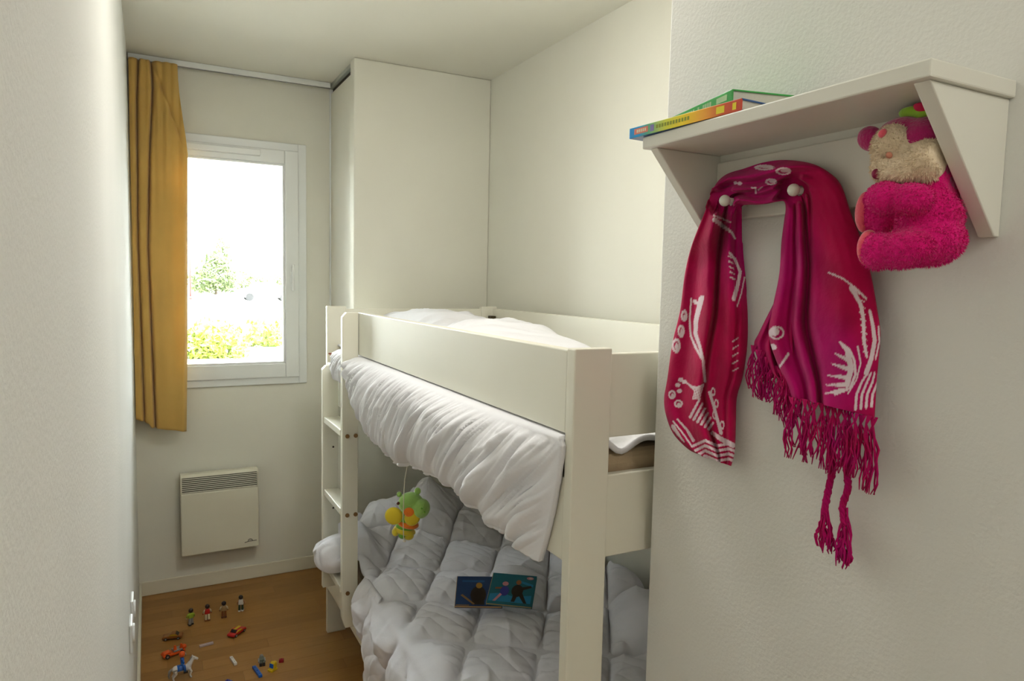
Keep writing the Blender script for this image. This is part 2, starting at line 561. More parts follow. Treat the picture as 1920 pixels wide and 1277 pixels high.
for s in range(2):
    a = HX0 if s == 0 else HX1 - .006
    MB().box(a, a + .006, HY + .002, HY + .02, .498, .573).build('grille_edge', HM, ht)
for k in range(8):
    z = .5015 + k * .0091
    MB().prism([(HY + .001, z), (HY + .002, z + .0042), (HY + .009, z + .0022), (HY + .009, z - .001)], 'X', HX0 + .006, HX1 - .006).build('slat', HM, ht)
for bx_ in (.2, .34):
    MB().box(bx_, bx_ + .04, YW - .023, YW - .0005, .25, .5).build('wall_bracket', HM, ht)
LG = mat('grey_print', (.10, .09, .06), .6)
lx, lz = .424, .226
lg = MB()
arc = [(lx + .011 * math.cos(a), HY - .0008, lz + .011 * math.sin(a)) for a in np.linspace(0.25, math.pi - .25, 10)]
lg.tube(arc, .0016, 6)
lg.tube([(lx - .026, HY - .0008, lz - .004), (lx - .006, HY - .0008, lz), (lx + .03, HY - .0008, lz + .001)], .0014, 6)
lg.build('maker_emblem', LG, ht)

# ------------------------------------------------------------------ socket on the left wall
so = thing('wall_socket', (XL, 2.22, .53), 'white double electric socket on the rough left wall above the skirting', 'socket')
for yy in (2.14, 2.30):
    MB().box(XL, XL + .008, yy - .04, yy + .04, .49, .57).build('socket_plate', PVC, so, bevel=.003)
    MB().tube([(XL + .007, yy, .53), (XL + .0135, yy, .53)], .026, 24).build('socket_insert', PVC, so, bevel=.002)

# ------------------------------------------------------------------ bunk bed
X0, X1, YN, YF, PT, PW, ZP = .658, 1.445, 1.0224, 2.9266, .026, .0795, 1.413
bed = thing('bunk_bed', ((X0 + X1) / 2, (YN + YF) / 2, 0), 'cream white wooden bunk bed with a ladder at its far end', 'bunk bed')
posts = []
for (xa, xb) in ((X0, X0 + PW), (X1 - PW, X1)):
    for (ya, yb) in ((YN, YN + PT), (YF, YF + PT)):
        posts.append(MB().box(xa, xb, ya, yb, 0, ZP).build('post', LACQ, bed, bevel=.0025))


def B(name, *a, parent=None, bv=.0025):
    return MB().box(*a).build(name, LACQ, parent or bed, bevel=bv)


B('guard_rail', X0 + .001, X0 + .024, YN + PT, 2.458, 1.2586, 1.4097)
B('guard_rail', X1 - .024, X1 - .001, YN + PT, YF, 1.2586, 1.404)
for xa in (X0 + .001, X1 - .024):
    B('side_rail', xa, xa + .023, YN + PT, YF, 1.0236, 1.1785)
    B('side_rail', xa, xa + .023, YN + PT, YF, .20, .36)
for ya in (YN + .006, YF + .002):
    for (za, zb) in ((1.2485, 1.4023), (1.0236, 1.1785), (.20, .36)):
        B('end_board', X0 + PW, X1 - PW, ya, ya + .02, za, zb)
B('bed_base', X0 + .024, X1 - .024, YN + PT, YF, 1.058, 1.074)
B('bed_base', X0 + .024, X1 - .024, YN + PT, YF, .238, .254)
# ladder
ru = MB().prism([(.60, .30), (.612, .262), (.657, .262), (.657, ZP - .003), (.615, ZP - .003), (.60, ZP - .02)], 'Y', 2.434, 2.459).build('ladder_upright', LACQ, bed, bevel=.002)
lu = MB().prism([(.594, .30), (.655, .30), (.655, 1.19), (.608, 1.19), (.594, 1.176)], 'Y', 2.72, 2.745).build('ladder_upright', LACQ, bed, bevel=.002)
for zt in (.990, .702, .412):
    B('ladder_rung', .598, .656, 2.459, 2.72, zt - .024, zt)
    for xx in ((.618, .648) if zt > .5 else (.620,)):
        MB().tube([(xx, 2.4305, zt - .02), (xx, 2.4345, zt - .02)], .0075, 14).build('bolt', BRASS, ru)
for zt in (.867, .621):
    MB().tube([(.635, 2.7185, zt), (.635, 2.7205, zt)], .004, 10).build('screw_hole', DARK, lu)
st = MB().prism([(.664, 1.216), (.712, 1.214), (.700, 1.190), (.676, 1.192)], 'Y', YF - .0012, YF - .0002).build('label_sticker', mat('tan_label', (.55, .37, .22), .6), posts[1])
MB().box(.663, .7125, YF - .0022, YF - .001, 1.2125, 1.2175).build('label_edge', mat('dark_red_print', (.25, .03, .01), .5), posts[1])
MB().box(1.392, 1.416, YF - .05, YF - .012, 1.346, 1.372).build('metal_bracket', mat('dark_bronze', (.06, .045, .015), .45, metal=.5), bed, bevel=.003)

for (z0, z1, lab) in ((1.0745, 1.214, 'beige mattress on the upper bunk under a white duvet'), (.2545, .385, 'beige mattress on the lower bunk under the quilted duvet')):
    tag(MB().box(X0 + .03, X1 - .03, YN + .035, YF - .01, z0, z1).build('mattress', MATT, bevel=.025, seg=4), lab, 'mattress')

# ------------------------------------------------------------------ upper duvet
hem_px = [(660, 705), (672, 760), (690, 810), (720, 848), (745, 868), (775, 873), (820, 893), (860, 918), (900, 953), (918, 985), (945, 998), (962, 1003), (985, 1040), (1003, 1062)]
XH = .630
hp = [px(u, v, 'X', XH) for u, v in hem_px]
hy = np.array([p.y for p in hp][::-1])
hzv = np.array([p.z for p in hp][::-1])
NY, NI, NG, NH = 420, 70, 10, 110
Yg = np.linspace(1.0495, 2.915, NY)[:, None]
hem = np.interp(Yg, hy, hzv)
e = sst(2.435, 2.405, Yg)                                   # hanging part in front of the bed
e2 = sst(2.475, 2.52, Yg) * sst(2.712, 2.69, Yg)             # the bit pushed out between the ladder uprights
hem = np.where(Yg < 2.42, np.maximum(hem, .98), 1.135)
ee = np.maximum(e, e2)
n1, n2, n3 = waves(11, 8, 5, 14), waves(12, 10, 20, 60), waves(13, 12, 50, 130)
# inside the bunk
ui = np.linspace(0, 1, NI)[None, :]
Xi = 1.405 + (.705 - 1.405) * ui
ridge = np.interp(Yg, [1.05, 1.3, 1.6, 1.76, 1.83, 1.96, 2.11, 2.25, 2.37, 2.45, 2.57, 2.75, 2.92], [1.235, 1.27, 1.31, 1.352, 1.365, 1.384, 1.388, 1.37, 1.36, 1.385, 1.396, 1.395, 1.375])
cross = np.exp(-((Xi - 1.03 - .04 * np.sin(Yg * 6)) / (.17 + .07 * sst(2.4, 2.0, Yg))) ** 4)
zi = 1.262 + (ridge - 1.262) * cross
zi += (.012 * n1(Xi * 1.3, Yg) + .008 * n2(Xi, Yg) + .006 * (np.clip(1 - np.abs(n2(Xi * .5 + 4, Yg * 1.2)) * 4, 0, 1))) * (.35 + .65 * cross)
rwi = waves(64, 14, 1.0, 2.6)
zi += .011 * np.clip(1 - np.abs(rwi(Yg * 22 + Xi * 14, Xi * 9)) * 4.5, 0, 1) ** 2 * cross
zi = zi * (1 - sst(.8, 1, ui)) + 1.2505 * sst(.8, 1, ui)
zi = np.where(ui < .06, np.minimum(zi, 1.25), zi)
lip = sst(1.10, 1.052, Yg)
zi = np.minimum(zi, 1.240 + .2 * sst(1.06, 1.3, Yg))
zi = zi - lip * (.004 + .011 * (1 + np.sin(Xi * 40 + 2.2 * np.sin(Xi * 17)))) * (1 - sst(.9, 1, ui))
PI = np.stack(np.broadcast_arrays(Xi, Yg, zi), -1)
# through the gap under the guard rail
ug = np.linspace(0, 1, NG + 2)[None, 1:-1]
Xg = .705 + (.652 - .705) * ug * ee
PG = np.stack(np.broadcast_arrays(Xg, Yg, 1.2505 - .001 * ug), -1)
# hanging outside
uh = np.linspace(0, 1, NH)[None, :]
zh = 1.2495 + (hem - 1.2495) * uh
zh = 1.2495 + (zh - 1.2495) * ee ** 3
bul = .036 * np.sin(np.pi * np.clip(uh * 1.05, 0, 1)) ** .45 * sst(1.05, 1.35, Yg) + .012 * sst(0, .25, uh)
sa_ = Yg + (zh - 1.1) * 1.05 + .05 * n1(Yg, zh * 2)
sb_ = (zh - 1.1) - Yg * .3
def ridges(a, b, seed, fa, fb, p=2.0):
    w_ = waves(seed, 14, 1.0, 2.6)
    return np.clip(1 - np.abs(w_(a * fa, b * fb)) * 4.5, 0, 1) ** p
fine = sst(.01, .10, uh) * (1 - .75 * sst(.45, .95, uh))
fold = .0085 * ridges(sa_, sb_, 61, 60, 8) * fine + .011 * ridges(sa_, sb_, 62, 26, 5) * sst(.03, .2, uh) + .006 * ridges(sa_, sb_, 63, 95, 14) * fine
fold += .014 * n1(Yg * 1.3, zh * 1.3) * sst(0, .4, uh) + .003 * n2(Yg, zh)
for (cy, cz, ca) in ((1.80, 1.05, .018), (1.33, 1.08, .022), (1.13, 1.07, .016)):
    dl = (Yg - cy) - (zh - cz) * -1.0
    fold += ca * np.exp(-(dl / .02) ** 2) * sst(.15, .8, uh)
Xh = .652 - (bul + fold + .004) * sst(1.04, 1.13, Yg)
Xh = .652 + (Xh - .652) * np.where(Yg > 2.45, .62, 1.0)
Xh = .705 + (np.minimum(Xh, .653) - .705) * ee
Yh = Yg + sst(1.25, 1.05, Yg) * (.07 * uh ** 1.6 - .008 * sst(0, .05, uh))
PH = np.stack(np.broadcast_arrays(Xh, Yh, zh), -1)
ud = thing('duvet', (.9, 1.95, 1.22), 'crumpled white duvet on the upper bunk hanging out under its guard rail', 'duvet')
MB().grid(np.concatenate([PI, PG, PH], 1)).build('duvet_cover', DUVET, ud, True, solid=.011, off=0)

# ------------------------------------------------------------------ lower duvet
LQ = mat('white_quilt_cotton', (.73, .725, .765), .85, .012, 8, .2, 70, sheen=.1, spec=.2, crinkle=.5)
NY, NI, NH = 420, 300, 150
Yg = np.linspace(1.060, 2.912, NY)[:, None]
ui = np.linspace(0, 1, NI)[None, :]
e = sst(2.418, 2.385, Yg)
e2 = sst(2.485, 2.55, Yg) * sst(2.700, 2.65, Yg)
ee = np.maximum(e, e2)
w1_, w2_, w3_ = waves(21, 8, 4, 10), waves(22, 10, 22, 60), waves(23, 14, 60, 160)
RW1, RW2 = waves(71, 14, 1.0, 2.6), waves(72, 14, 1.0, 2.6)
dd, nn = (.55, .835), (.835, -.55)


def quilt(x, y):
    jx = .012 * w1_(x * 1.4, y * 1.4)
    a = (x * nn[0] + y * nn[1] + jx + .513) / .205
    b = (x * dd[0] + y * dd[1] - jx + .02) / .25
    sa, sb = np.abs(np.sin(np.pi * a)), np.abs(np.sin(np.pi * b))
    puff = (np.clip(sa * 1.1, 0, 1) ** .5) * (np.clip(sb * 1.1, 0, 1) ** .6)
    # fine gathers running away from the seams
    ga = np.sin((x * dd[0] + y * dd[1]) * 150 + 5 * w1_(x * 3, y * 3)) * np.exp(-(sa / .5) ** 2) * .0022
    gb = np.sin((x * nn[0] + y * nn[1]) * 140 + 5 * w1_(x * 3, y * 3)) * np.exp(-(sb / .5) ** 2) * .0022
    cr = (np.abs(np.sin((x * .9 + y * .35) * 62 + 3.5 * w1_(x * 3, y * 3 + 5))) ** .6) * .004
    gr = -.010 * np.exp(-(sa / .10) ** 2) - .015 * np.exp(-(sb / .12) ** 2)
    ka, kb = x * nn[0] + y * nn[1], x * dd[0] + y * dd[1]
    rg_ = .0115 * np.clip(1 - np.abs(RW1(kb * 30, ka * 9)) * 4.5, 0, 1) ** 2 * np.exp(-(sa / .8) ** 2) + .0115 * np.clip(1 - np.abs(RW2(ka * 26, kb * 8)) * 4.5, 0, 1) ** 2 * np.exp(-(sb / .8) ** 2)
    return gr + rg_ * sst(0, .5, puff) + puff * .037 + (ga + gb + cr) * sst(0, .6, puff)


Xi = 1.418 + (.668 - 1.418) * ui
zi = .436 + .012 * w1_(Xi, Yg)
zi = zi + .035 * np.exp(-((Xi - 1.13) / .13) ** 2 - ((Yg - 2.13) / .10) ** 2)
zi = zi + .10 * sst(.80, .69, Xi) * sst(2.44, 2.54, Yg) * sst(2.75, 2.66, Yg)
zi = zi + .12 * sst(2.45, 2.80, Yg) * (.62 + .38 * np.exp(-((Xi - 1.06) / .16) ** 2)) * sst(.66, .86, Xi)
zi += .075 * np.exp(-((Xi - 1.075) / .07) ** 2) * np.exp(-((Yg - 2.84) / .09) ** 2)
zi += .085 * sst(1.27, 1.40, Xi + .05 * np.sin(Yg * 5)) * sst(2.6, 2.1, Yg)
zi += quilt(Xi, Yg) + .004 * w2_(Xi, Yg)
zi = zi - .03 * sst(.93, 1, ui) ** 2
pil = .43 + .042 * np.sqrt(np.clip(1 - ((Xi - 1.03) / .31) ** 2 - ((Yg - 2.77) / .14) ** 2, 0, 1)) * (((Xi - 1.03) / .31) ** 2 + ((Yg - 2.77) / .14) ** 2 < 1)
zi = np.maximum(np.maximum(zi, .398 - .03 * sst(.705, .672, Xi)), pil + .012)
PI = np.stack(np.broadcast_arrays(Xi, Yg, zi), -1)
uh = np.linspace(0, 1, NH + 1)[None, 1:]
zst = zi[:, -1:]
hemz = np.where(Yg < 2.45, .10 + .02 * w1_(Yg, Yg * 0), .405)
zh = zst + (hemz - zst) * uh ** 1.15
zh = zst + (zh - zst) * ee ** 3
outw = np.where(Yg < 2.45, .014 + .010 * w1_(Yg * 2, Yg * 0 + 1), .10)
bul = outw * np.sin(np.pi * np.clip(.12 + uh * .9, 0, 1)) ** .5
Xh = .660 - bul * sst(0, .25, uh) - quilt(.668 - uh * .34, Yg) * .8 * sst(.05, .25, uh) - .004 * w2_(Yg, zh)
Xh = np.minimum(Xh, .664 - .014 * sst(.41, .375, zh))
zc_ = .5 * (zst + .428)
isb = (Yg > 2.45).astype(float)
zh = zh * (1 - isb) + isb * (zc_ + (zst - zc_) * np.cos(np.pi * uh) ) * ee + isb * zst * (1 - ee)
Xh = Xh * (1 - isb) + isb * (.662 - .105 * np.sin(np.pi * np.clip(uh * .93, 0, 1)) ** .7 - .006 * w2_(Yg, zh) - .010 * np.abs(np.sin(Yg * 26)) - .012 * np.clip(1 - np.abs(RW1(Yg * 45, zh * 30)) * 4, 0, 1) - .008 * w3_(Yg, zh * 1.5))
Xh = .668 + (Xh - .668) * ee + .014 * (1 - ee)
hit_ = (Xh > .651) & (zh < .374)
zh = np.where(hit_, .374, zh)
Yh = Yg - .20 * uh ** 1.3 * sst(2.0, 2.42, Yg) * (Yg < 2.45)
PH = np.stack(np.broadcast_arrays(Xh, Yh, zh), -1)
ld = thing('quilted_duvet', (.95, 1.95, .39), 'white diamond-quilted duvet spilling over the front of the lower bunk', 'duvet')
LOWP = np.concatenate([PI, PH], 1)
ja, jb = NI - 22, NI + 34
for _ in range(60):                                      # round the fold over the mattress edge
    LOWP[:, ja:jb] = .5 * LOWP[:, ja:jb] + .25 * (LOWP[:, ja - 1:jb - 1] + LOWP[:, ja + 1:jb + 1])
bad_ = (LOWP[..., 0] > .6505) & (LOWP[..., 0] < .700) & (LOWP[..., 2] < .3795)
LOWP[..., 2] = np.where(bad_, .3795, LOWP[..., 2])
bad_ = (LOWP[..., 0] >= .684) & (LOWP[..., 2] < .3935)
LOWP[..., 2] = np.where(bad_, .3935, LOWP[..., 2])
MB().grid(LOWP).build('duvet_cover', LQ, ld, True, solid=.006, off=0)
# piped hem along the hanging edge
edge = [Vector(LOWP[j][-1]) for j in range(0, NY, 3) if float(Yg[j, 0]) < 2.40]
MB().tube([p + Vector((-.004, 0, 0)) for p in edge], .006, 8).build('hem_piping', mat('piping_cream', (.72, .70, .66), .8), ld, True)


def low_z(x, y):
    j = int(round((y - 1.056) / (2.916 - 1.056) * (419)))
    i = int(round((1.418 - x) / (1.418 - .668) * (NI - 1)))
    return float(zi[min(max(j, 0), 419), min(max(i, 0), NI - 1)])


# pillow under the duvet at the head end of the lower bunk
tag(MB().ell((1.03, 2.77, .43), (.30, .13, .042), 28, 14).build('pillow', DUVET, smooth=True), 'white pillow under the quilted duvet of the lower bunk', 'pillow')

# ------------------------------------------------------------------ picture books on the lower duvet
def cover_shapes(book, z, org, ux, uy, shapes):
    for k, (colname, col, polys) in enumerate(shapes):
        for pl in polys:
            MB().prism([(a * ux, b * uy) for a, b in pl], 'Z', z + .0001 + k * .00012, z + .0003 + k * .00012).build('cover_print', mat(colname, col, .4), book, world=False)


def blob(cx, cy, rx, ry, n=14):
    return [(cx + rx * math.cos(2 * math.pi * i / n), cy + ry * math.sin(2 * math.pi * i / n)) for i in range(n)]


def flat_book(name, label, c0, w, h, th, rz, tilt, col, edgecol, shapes, group):
    """c0: world point of the lower-left corner; the book leans back on the quilt by tilt"""
    t = thing(name, c0, label, 'book', group)
    t.rotation_euler = (Matrix.Rotation(rz, 3, 'Z') @ Matrix.Rotation(tilt, 3, 'X')).to_euler()
    MB().box(0, w, 0, h, 0, .001).build('back_cover', mat(col[0], col[1], .35), t, world=False)
    MB().box(0, w * .985, h * .012, h * .988, .001, th - .0012).build('page_block', mat('page_paper_' + col[0], edgecol, .8), t, world=False)
    MB().box(0, w, 0, h, th - .0012, th).build('front_cover', mat(col[0], col[1], .35), t, world=False)
    MB().box(-.0012, .0004, 0, h, 0, th).build('spine', mat('spine_' + col[0], edgecol, .5), t, world=False)
    cover_shapes(t, th, None, w, h, shapes)
    return t


BT = math.radians(20)
bl_ = px(853, 1140, 'Z', .497)
br_ = px(912, 1134, 'Z', .512)
flat_book('picture_book', 'dark blue picture book lying on the quilted duvet, partly under the teal one', bl_, .150, .128, .010, -YAW + math.radians(1), BT, ('navy_cover', (.012, .045, .14)), (.5, .3, .12), [
    ('print_mid_blue', (.02, .10, .26), [[(.62, .05), (.98, .05), (.98, .6), (.7, .55)], [(.12, .8), (.6, .8), (.6, .86), (.12, .86)]]),
    ('print_dark_brown', (.03, .02, .012), [blob(.48, .36, .17, .30), [(.34, .04), (.62, .04), (.58, .5), (.38, .5)]]),
    ('print_amber', (.40, .20, .03), [blob(.49, .68, .07, .10)]),
    ('print_tan', (.26, .14, .05), [[(.1, .34), (.14, .38), (.42, .06), (.38, .04)], [(.02, .0), (.3, .0), (.3, .03), (.02, .03)]])], 'picture books on the lower bunk')
flat_book('picture_book', 'teal picture book with two running figures, lying on top of the dark blue one', br_, .145, .130, .009, -YAW - math.radians(9), BT + .02, ('teal_cover', (.01, .13, .17)), (.4, .3, .15), [
    ('print_bright_blue', (.02, .22, .42), [[(.03, .08), (.95, .08), (.95, .34), (.55, .26), (.3, .36), (.03, .30)], [(.6, .75), (.95, .62), (.95, .7), (.6, .82)]]),
    ('print_dark_brown', (.03, .02, .012), [blob(.62, .46, .13, .2), [(.52, .1), (.6, .1), (.66, .4), (.56, .42)], [(.8, .08), (.87, .08), (.72, .44), (.62, .4)], [(.7, .58), (.9, .66), (.93, .6), (.72, .48)]]),
    ('print_rust', (.28, .10, .03), [blob(.62, .74, .06, .08), [(.12, .52), (.4, .56), (.4, .5), (.12, .47)]]),
    ('print_violet_blue', (.04, .05, .30), [blob(.34, .42, .10, .16)]),
    ('print_rose', (.55, .22, .24), [blob(.33, .66, .07, .07), blob(.86, .90, .08, .05), [(.12, .08), (.18, .08), (.30, .30), (.25, .34)]]),
    ('print_cream', (.6, .5, .4), [blob(.87, .90, .04, .025)])], 'picture books on the lower bunk')

# ------------------------------------------------------------------ hanging plush toy
LIME = mat('lime_plush', (.33, .58, .13), .9, .12, 30, .4, 300, sheen=.5)
YEL = mat('yellow_plush', (.62, .50, .02), .9, .1, 30, .4, 300, sheen=.4)
ORA = mat('orange_plush', (.80, .20, .01), .9, .1, 30, .3, 300, sheen=.4)
GRN = mat('green_plush', (.16, .45, .03), .9, .1, 30, .3, 300, sheen=.4)
tc_ = px(765, 962, 'X', .635)
sT = 1 / 660.0 * .97
ty_root = thing('plush_toy', (tc_.x, tc_.y, tc_.z - .07), 'green and yellow winged plush toy hanging on a string below the upper bunk', 'plush toy')


def TP(u, v, d=0.0):
    """toy-local: offsets in photo pixels about the toy's centre, d metres toward the viewer"""
    return tc_ + RGT0 * ((u - 765) * sT) + Vector((0, 0, 1)) * (-(v - 962) * sT) - Vector((FWD.x, FWD.y, 0)).normalized() * d


RZ = Matrix.Rotation(-YAW, 3, 'Z')


def tell(mb, u, v, ru, rv, rd, d=0.0, ang=0.0):
    rot = RZ @ Matrix.Rotation(math.radians(ang), 3, 'Y')
    return mb.ell(TP(u, v, d), (ru * sT, rd, rv * sT), 22, 14, rot)


hd_ = MB()
tell(hd_, 770, 942, 24, 21, .03)
tell(hd_, 791, 950, 17, 19, .03, .012, 20)
hd_ = hd_.build('toy_head', LIME, ty_root, True, remesh=.0035)
for (u, v, r1, r2) in ((748, 926, 5, 5), (783, 919, 6, 7)):
    tell(MB(), u, v, r1, r2, .007, .0).build('ear', LIME, hd_, True)
tell(MB(), 749, 937.5, 3.2, 3.2, .005, .027).build('eye', mat('toy_eye', (.10, .02, .01), .2), hd_, True)
for (u, v) in ((795, 943), (800, 950)):
    tell(MB(), u, v, 2, 2, .004, .042).build('nostril', GRN, hd_, True)
bd = MB()
tell(bd, 765, 975, 20, 22, .026)
tell(bd, 758, 990, 17, 15, .024)
bd = bd.build('toy_body', GRN, ty_root, True, remesh=.0035)
for (v0, v1_2, m_) in ((976, 987, ORA), (991, 1000, YEL)):
    sm = MB()
    tell(sm, 765 - (v0 - 976) * .4, (v0 + v1_2) / 2, 21.5, (v1_2 - v0) * .8, .0295, .002, 14)
    sm.build('belly_stripe', m_, bd, True)
for (u, v, ru_, rv_, an, spot) in ((741, 962, 17, 17, -10, None), (776, 963, 15, 18, 20, (770, 953, 10))):
    wg = tell(MB(), u, v, ru_, rv_, .006, .027, an).build('wing', YEL, ty_root, True)
    tell(MB(), u, v, ru_ * .85, rv_ * .85, .004, .031, an).build('wing_panel', mat('yellow_felt', (.72, .55, .03), .9), wg, True)
    if spot:
        tell(MB(), spot[0], spot[1], spot[2], spot[2] * .9, .005, .0325).build('wing_spot', ORA, wg, True)
for (u, v, ru_, rv_, m_) in ((743, 996, 7, 8, YEL), (768, 1003, 10, 8, YEL), (757, 1000, 9, 9, GRN)):
    tell(MB(), u, v, ru_, rv_, .014, .014).build('foot', m_, ty_root, True)
top = Vector((X0 - .0035, tc_.y, 1.03))
MB().tube([Vector((tc_.x, tc_.y, 1.03)), TP(758, 900, .0), TP(760, 925, .033), TP(760, 965, .042), TP(760, 1010, .026)], .0011, 6).build('pull_string', mat('cream_string', (.75, .70, .58), .8), ty_root)
MB().ell(TP(761, 1011, .022), (.005, .005, .004), 12, 8).build('string_ring', mat('cream_string', (.75, .70, .58), .8), ty_root, True)

# ------------------------------------------------------------------ coat shelf
XS, YS0, YS1, ZS0, ZS1 = .6743, .4304, .8759, 1.7337, 1.7518
sh = thing('coat_shelf', (XW, (YS0 + YS1) / 2, 1.59), 'white wall shelf with two tapered brackets and round coat pegs', 'shelf')
MB().box(XS, XW, YS0, YS1, ZS0, ZS1).build('shelf_board', SHELFM, sh, bevel=.002)
for (ya, yb) in ((YS0 + .006, YS0 + .024), (YS1 - .024, YS1 - .007)):
    MB().prism([(.684, ZS0), (XW, ZS0), (XW, 1.587), (.815, 1.587)], 'Y', ya, yb).build('bracket', SHELFM, sh, bevel=.0015)
pn = MB().box(XW - .018, XW, YS0 + .024, YS1 - .024, 1.632, 1.722).build('back_panel', SHELFM, sh, bevel=.0015)
MB().box(XW - .012, XW, YS0 + .024, YS1 - .024, 1.722, ZS0).build('top_cleat', SHELFM, sh)
PEGS = []
for (u, v, xk) in ((1357, 376, .757), (1486, 356, .774), (1705, 345, .790)):
    c = px(u, v, 'X', xk)
    PEGS.append((c.y, c.z, xk))
    pg_ = MB().tube([(XW - .018, c.y, c.z), (xk + .008, c.y, c.z)], .005, 14).build('peg', SHELFM, pn, True)
    MB().ell((xk + .002, c.y, c.z), (.008, .0085, .0085), 18, 12).build('peg_knob', SHELFM, pn, True)

# ------------------------------------------------------------------ books on the shelf
def ramp_mat(name, stops, axis_len):
    M = bpy.data.materials.new(name)
    M.use_nodes = True
    N, L = M.node_tree.nodes, M.node_tree.links
    b = N['Principled BSDF']
    tc = N.new('ShaderNodeTexCoord')
    sp = N.new('ShaderNodeSeparateXYZ')
    L.new(tc.outputs['Object'], sp.inputs[0])
    mr = N.new('ShaderNodeMapRange')
    mr.inputs[2].default_value = axis_len
    L.new(sp.outputs['X'], mr.inputs[0])
    cr = N.new('ShaderNodeValToRGB')
    while len(cr.color_ramp.elements) < len(stops):
        cr.color_ramp.elements.new(.5)
    for el, (p, c) in zip(cr.color_ramp.elements, stops):
        el.position = p
        el.color = (*c, 1)
    L.new(mr.outputs[0], cr.inputs[0])
    L.new(cr.outputs[0], b.inputs['Base Color'])
    b.inputs['Roughness'].default_value = .35
    return M


def spine_book(name, label, A, Bp, th, depth, z0, cover, spine_mat, tilt=0.0):
    """local frame: x along spine from A to B, y toward the wall, z up"""
    A, Bp = Vector(A), Vector(Bp)
    d = Bp - A
    L_ = d.length
    rz = math.atan2(d.y, d.x)
    t = thing(name, (A.x, A.y, z0), label, 'book', 'books on the coat shelf', rotz=rz)
    t.rotation_euler = (0, tilt, rz)
    c = .0016
    MB().box(0, L_, .0, depth, 0, c).build('lower_cover', cover, t, world=False)
    MB().box(0, L_, .0, depth, th - c, th).build('upper_cover', cover, t, world=False)
    sp = MB().box(0, L_, -.0012, .0015, 0, th).build('spine', spine_mat, t, world=False, bevel=.0008)
    MB().box(.003, L_ - .003, .0015, depth - .003, c, th - c).build('page_block', mat('book_pages', (.72, .69, .60), .9, .1, 300, stretch=(1, 1, 30)), t, world=False)
    return t, sp, L_


def bars(parent, y, z0, z1, spans, material, name):
    mb = MB()
    for (a, b) in spans:
        mb.box(a, b, y - .0003, y, z0, z1)
    mb.build(name, material, parent, world=False)


rs = ramp_mat('rainbow_spine', [(0, (.0, .30, .80)), (.1, (.0, .38, .80)), (.2, (.12, .48, .25)), (.36, (.70, .75, .05)), (.52, (1., .76, .0)), (.68, (.98, .46, .02)), (.85, (.72, .10, .02)), (1, (.6, .05, .02))], .222)
# spine seen from the aisle: x runs from the far end towards the viewer
bk, sp, L_ = spine_book('paperback_book', 'paperback with blue to orange rainbow spine under the green book', (.667, .898), (.678, .678), .0155, .135, ZS1 + .0003, mat('blue_cover', (.02, .10, .32), .3), rs)
bars(sp, -.0012, .004, .0125, [(.012, .043)], mat('salmon_print', (.85, .25, .18), .4), 'spine_panel')
bars(sp, -.0015, .006, .0105, [(.018 + k * .0045, .021 + k * .0045) for k in range(5)], mat('pale_print', (.85, .75, .55), .4), 'spine_lettering')
bars(sp, -.0012, .0055, .0105, [(.061 + k * .0058, .0645 + k * .0058) for k in range(12)], mat('olive_print', (.28, .33, .02), .4), 'spine_lettering')
bars(sp, -.0012, .003, .0125, [(.048, .056)], mat('violet_print', (.25, .22, .55), .4), 'spine_emblem')
bars(sp, -.0012, .003, .012, [(.178, .192), (.206, .212)], mat('yellow_print', (.9, .75, .02), .4), 'spine_panel')
gcov = mat('green_cover', (.05, .42, .08), .3, .08, 40)
bk2, sp2, L2 = spine_book('hardback_book', 'green hardback book lying askew on the rainbow-spined paperback', (.722, .875), (.683, .700), .0165, .098, ZS1 + .0163, gcov, gcov)
bars(sp2, -.0012, .005, .0125, [(.035 + k * .0062, .039 + k * .0062) for k in range(8)] + [(.092, .096)] + [(.106 + k * .006, .1105 + k * .006) for k in range(4)] + [(.142, .168)], mat('pale_green_print', (.42, .62, .30), .4), 'spine_lettering')

# ------------------------------------------------------------------ scarf
pairs = [((1312, 853), (1371, 874)), ((1290, 842), (1377, 852)), ((1263, 814), (1379, 825)), ((1249, 780), (1380, 790)), ((1245, 748), (1382, 745)), ((1251, 711), (1393, 705)),
         ((1261, 642), (1401, 650)), ((1275, 583), (1402, 590)), ((1284, 514), (1397, 525)), ((1297, 460), (1392, 470)), ((1322, 396), (1391, 408)),
         ((1338, 352), (1391, 388)), ((1360, 328), (1401, 384)), ((1395, 316), (1420, 384)), ((1434, 304), (1440, 382)), ((1475, 300), (1458, 378)),
         ((1523, 307), (1470, 378)), ((1557, 325), (1473, 392)), ((1578, 349), (1470, 415)), ((1596, 400), (1465, 455)), ((1616, 452), (1461, 514)),
         ((1633, 514), (1450, 570)), ((1645, 580), (1441, 622)), ((1651, 630), (1452, 668)), ((1645, 705), (1476, 722)), ((1640, 783), (1484, 745))]


def crspline(P, n):
    P = np.array(P, float)
    t = np.linspace(0, len(P) - 1, n)
    out = []
    for q in t:
        i = min(int(q), len(P) - 2)
        f_ = q - i
        p0_, p1_, p2_, p3_ = P[max(i - 1, 0)], P[i], P[i + 1], P[min(i + 2, len(P) - 1)]
        out.append(.5 * (2 * p1_ + (p2_ - p0_) * f_ + (2 * p0_ - 5 * p1_ + 4 * p2_ - p3_) * f_ ** 2 + (3 * p1_ - p0_ - 3 * p2_ + p3_) * f_ ** 3))
    return np.array(out)


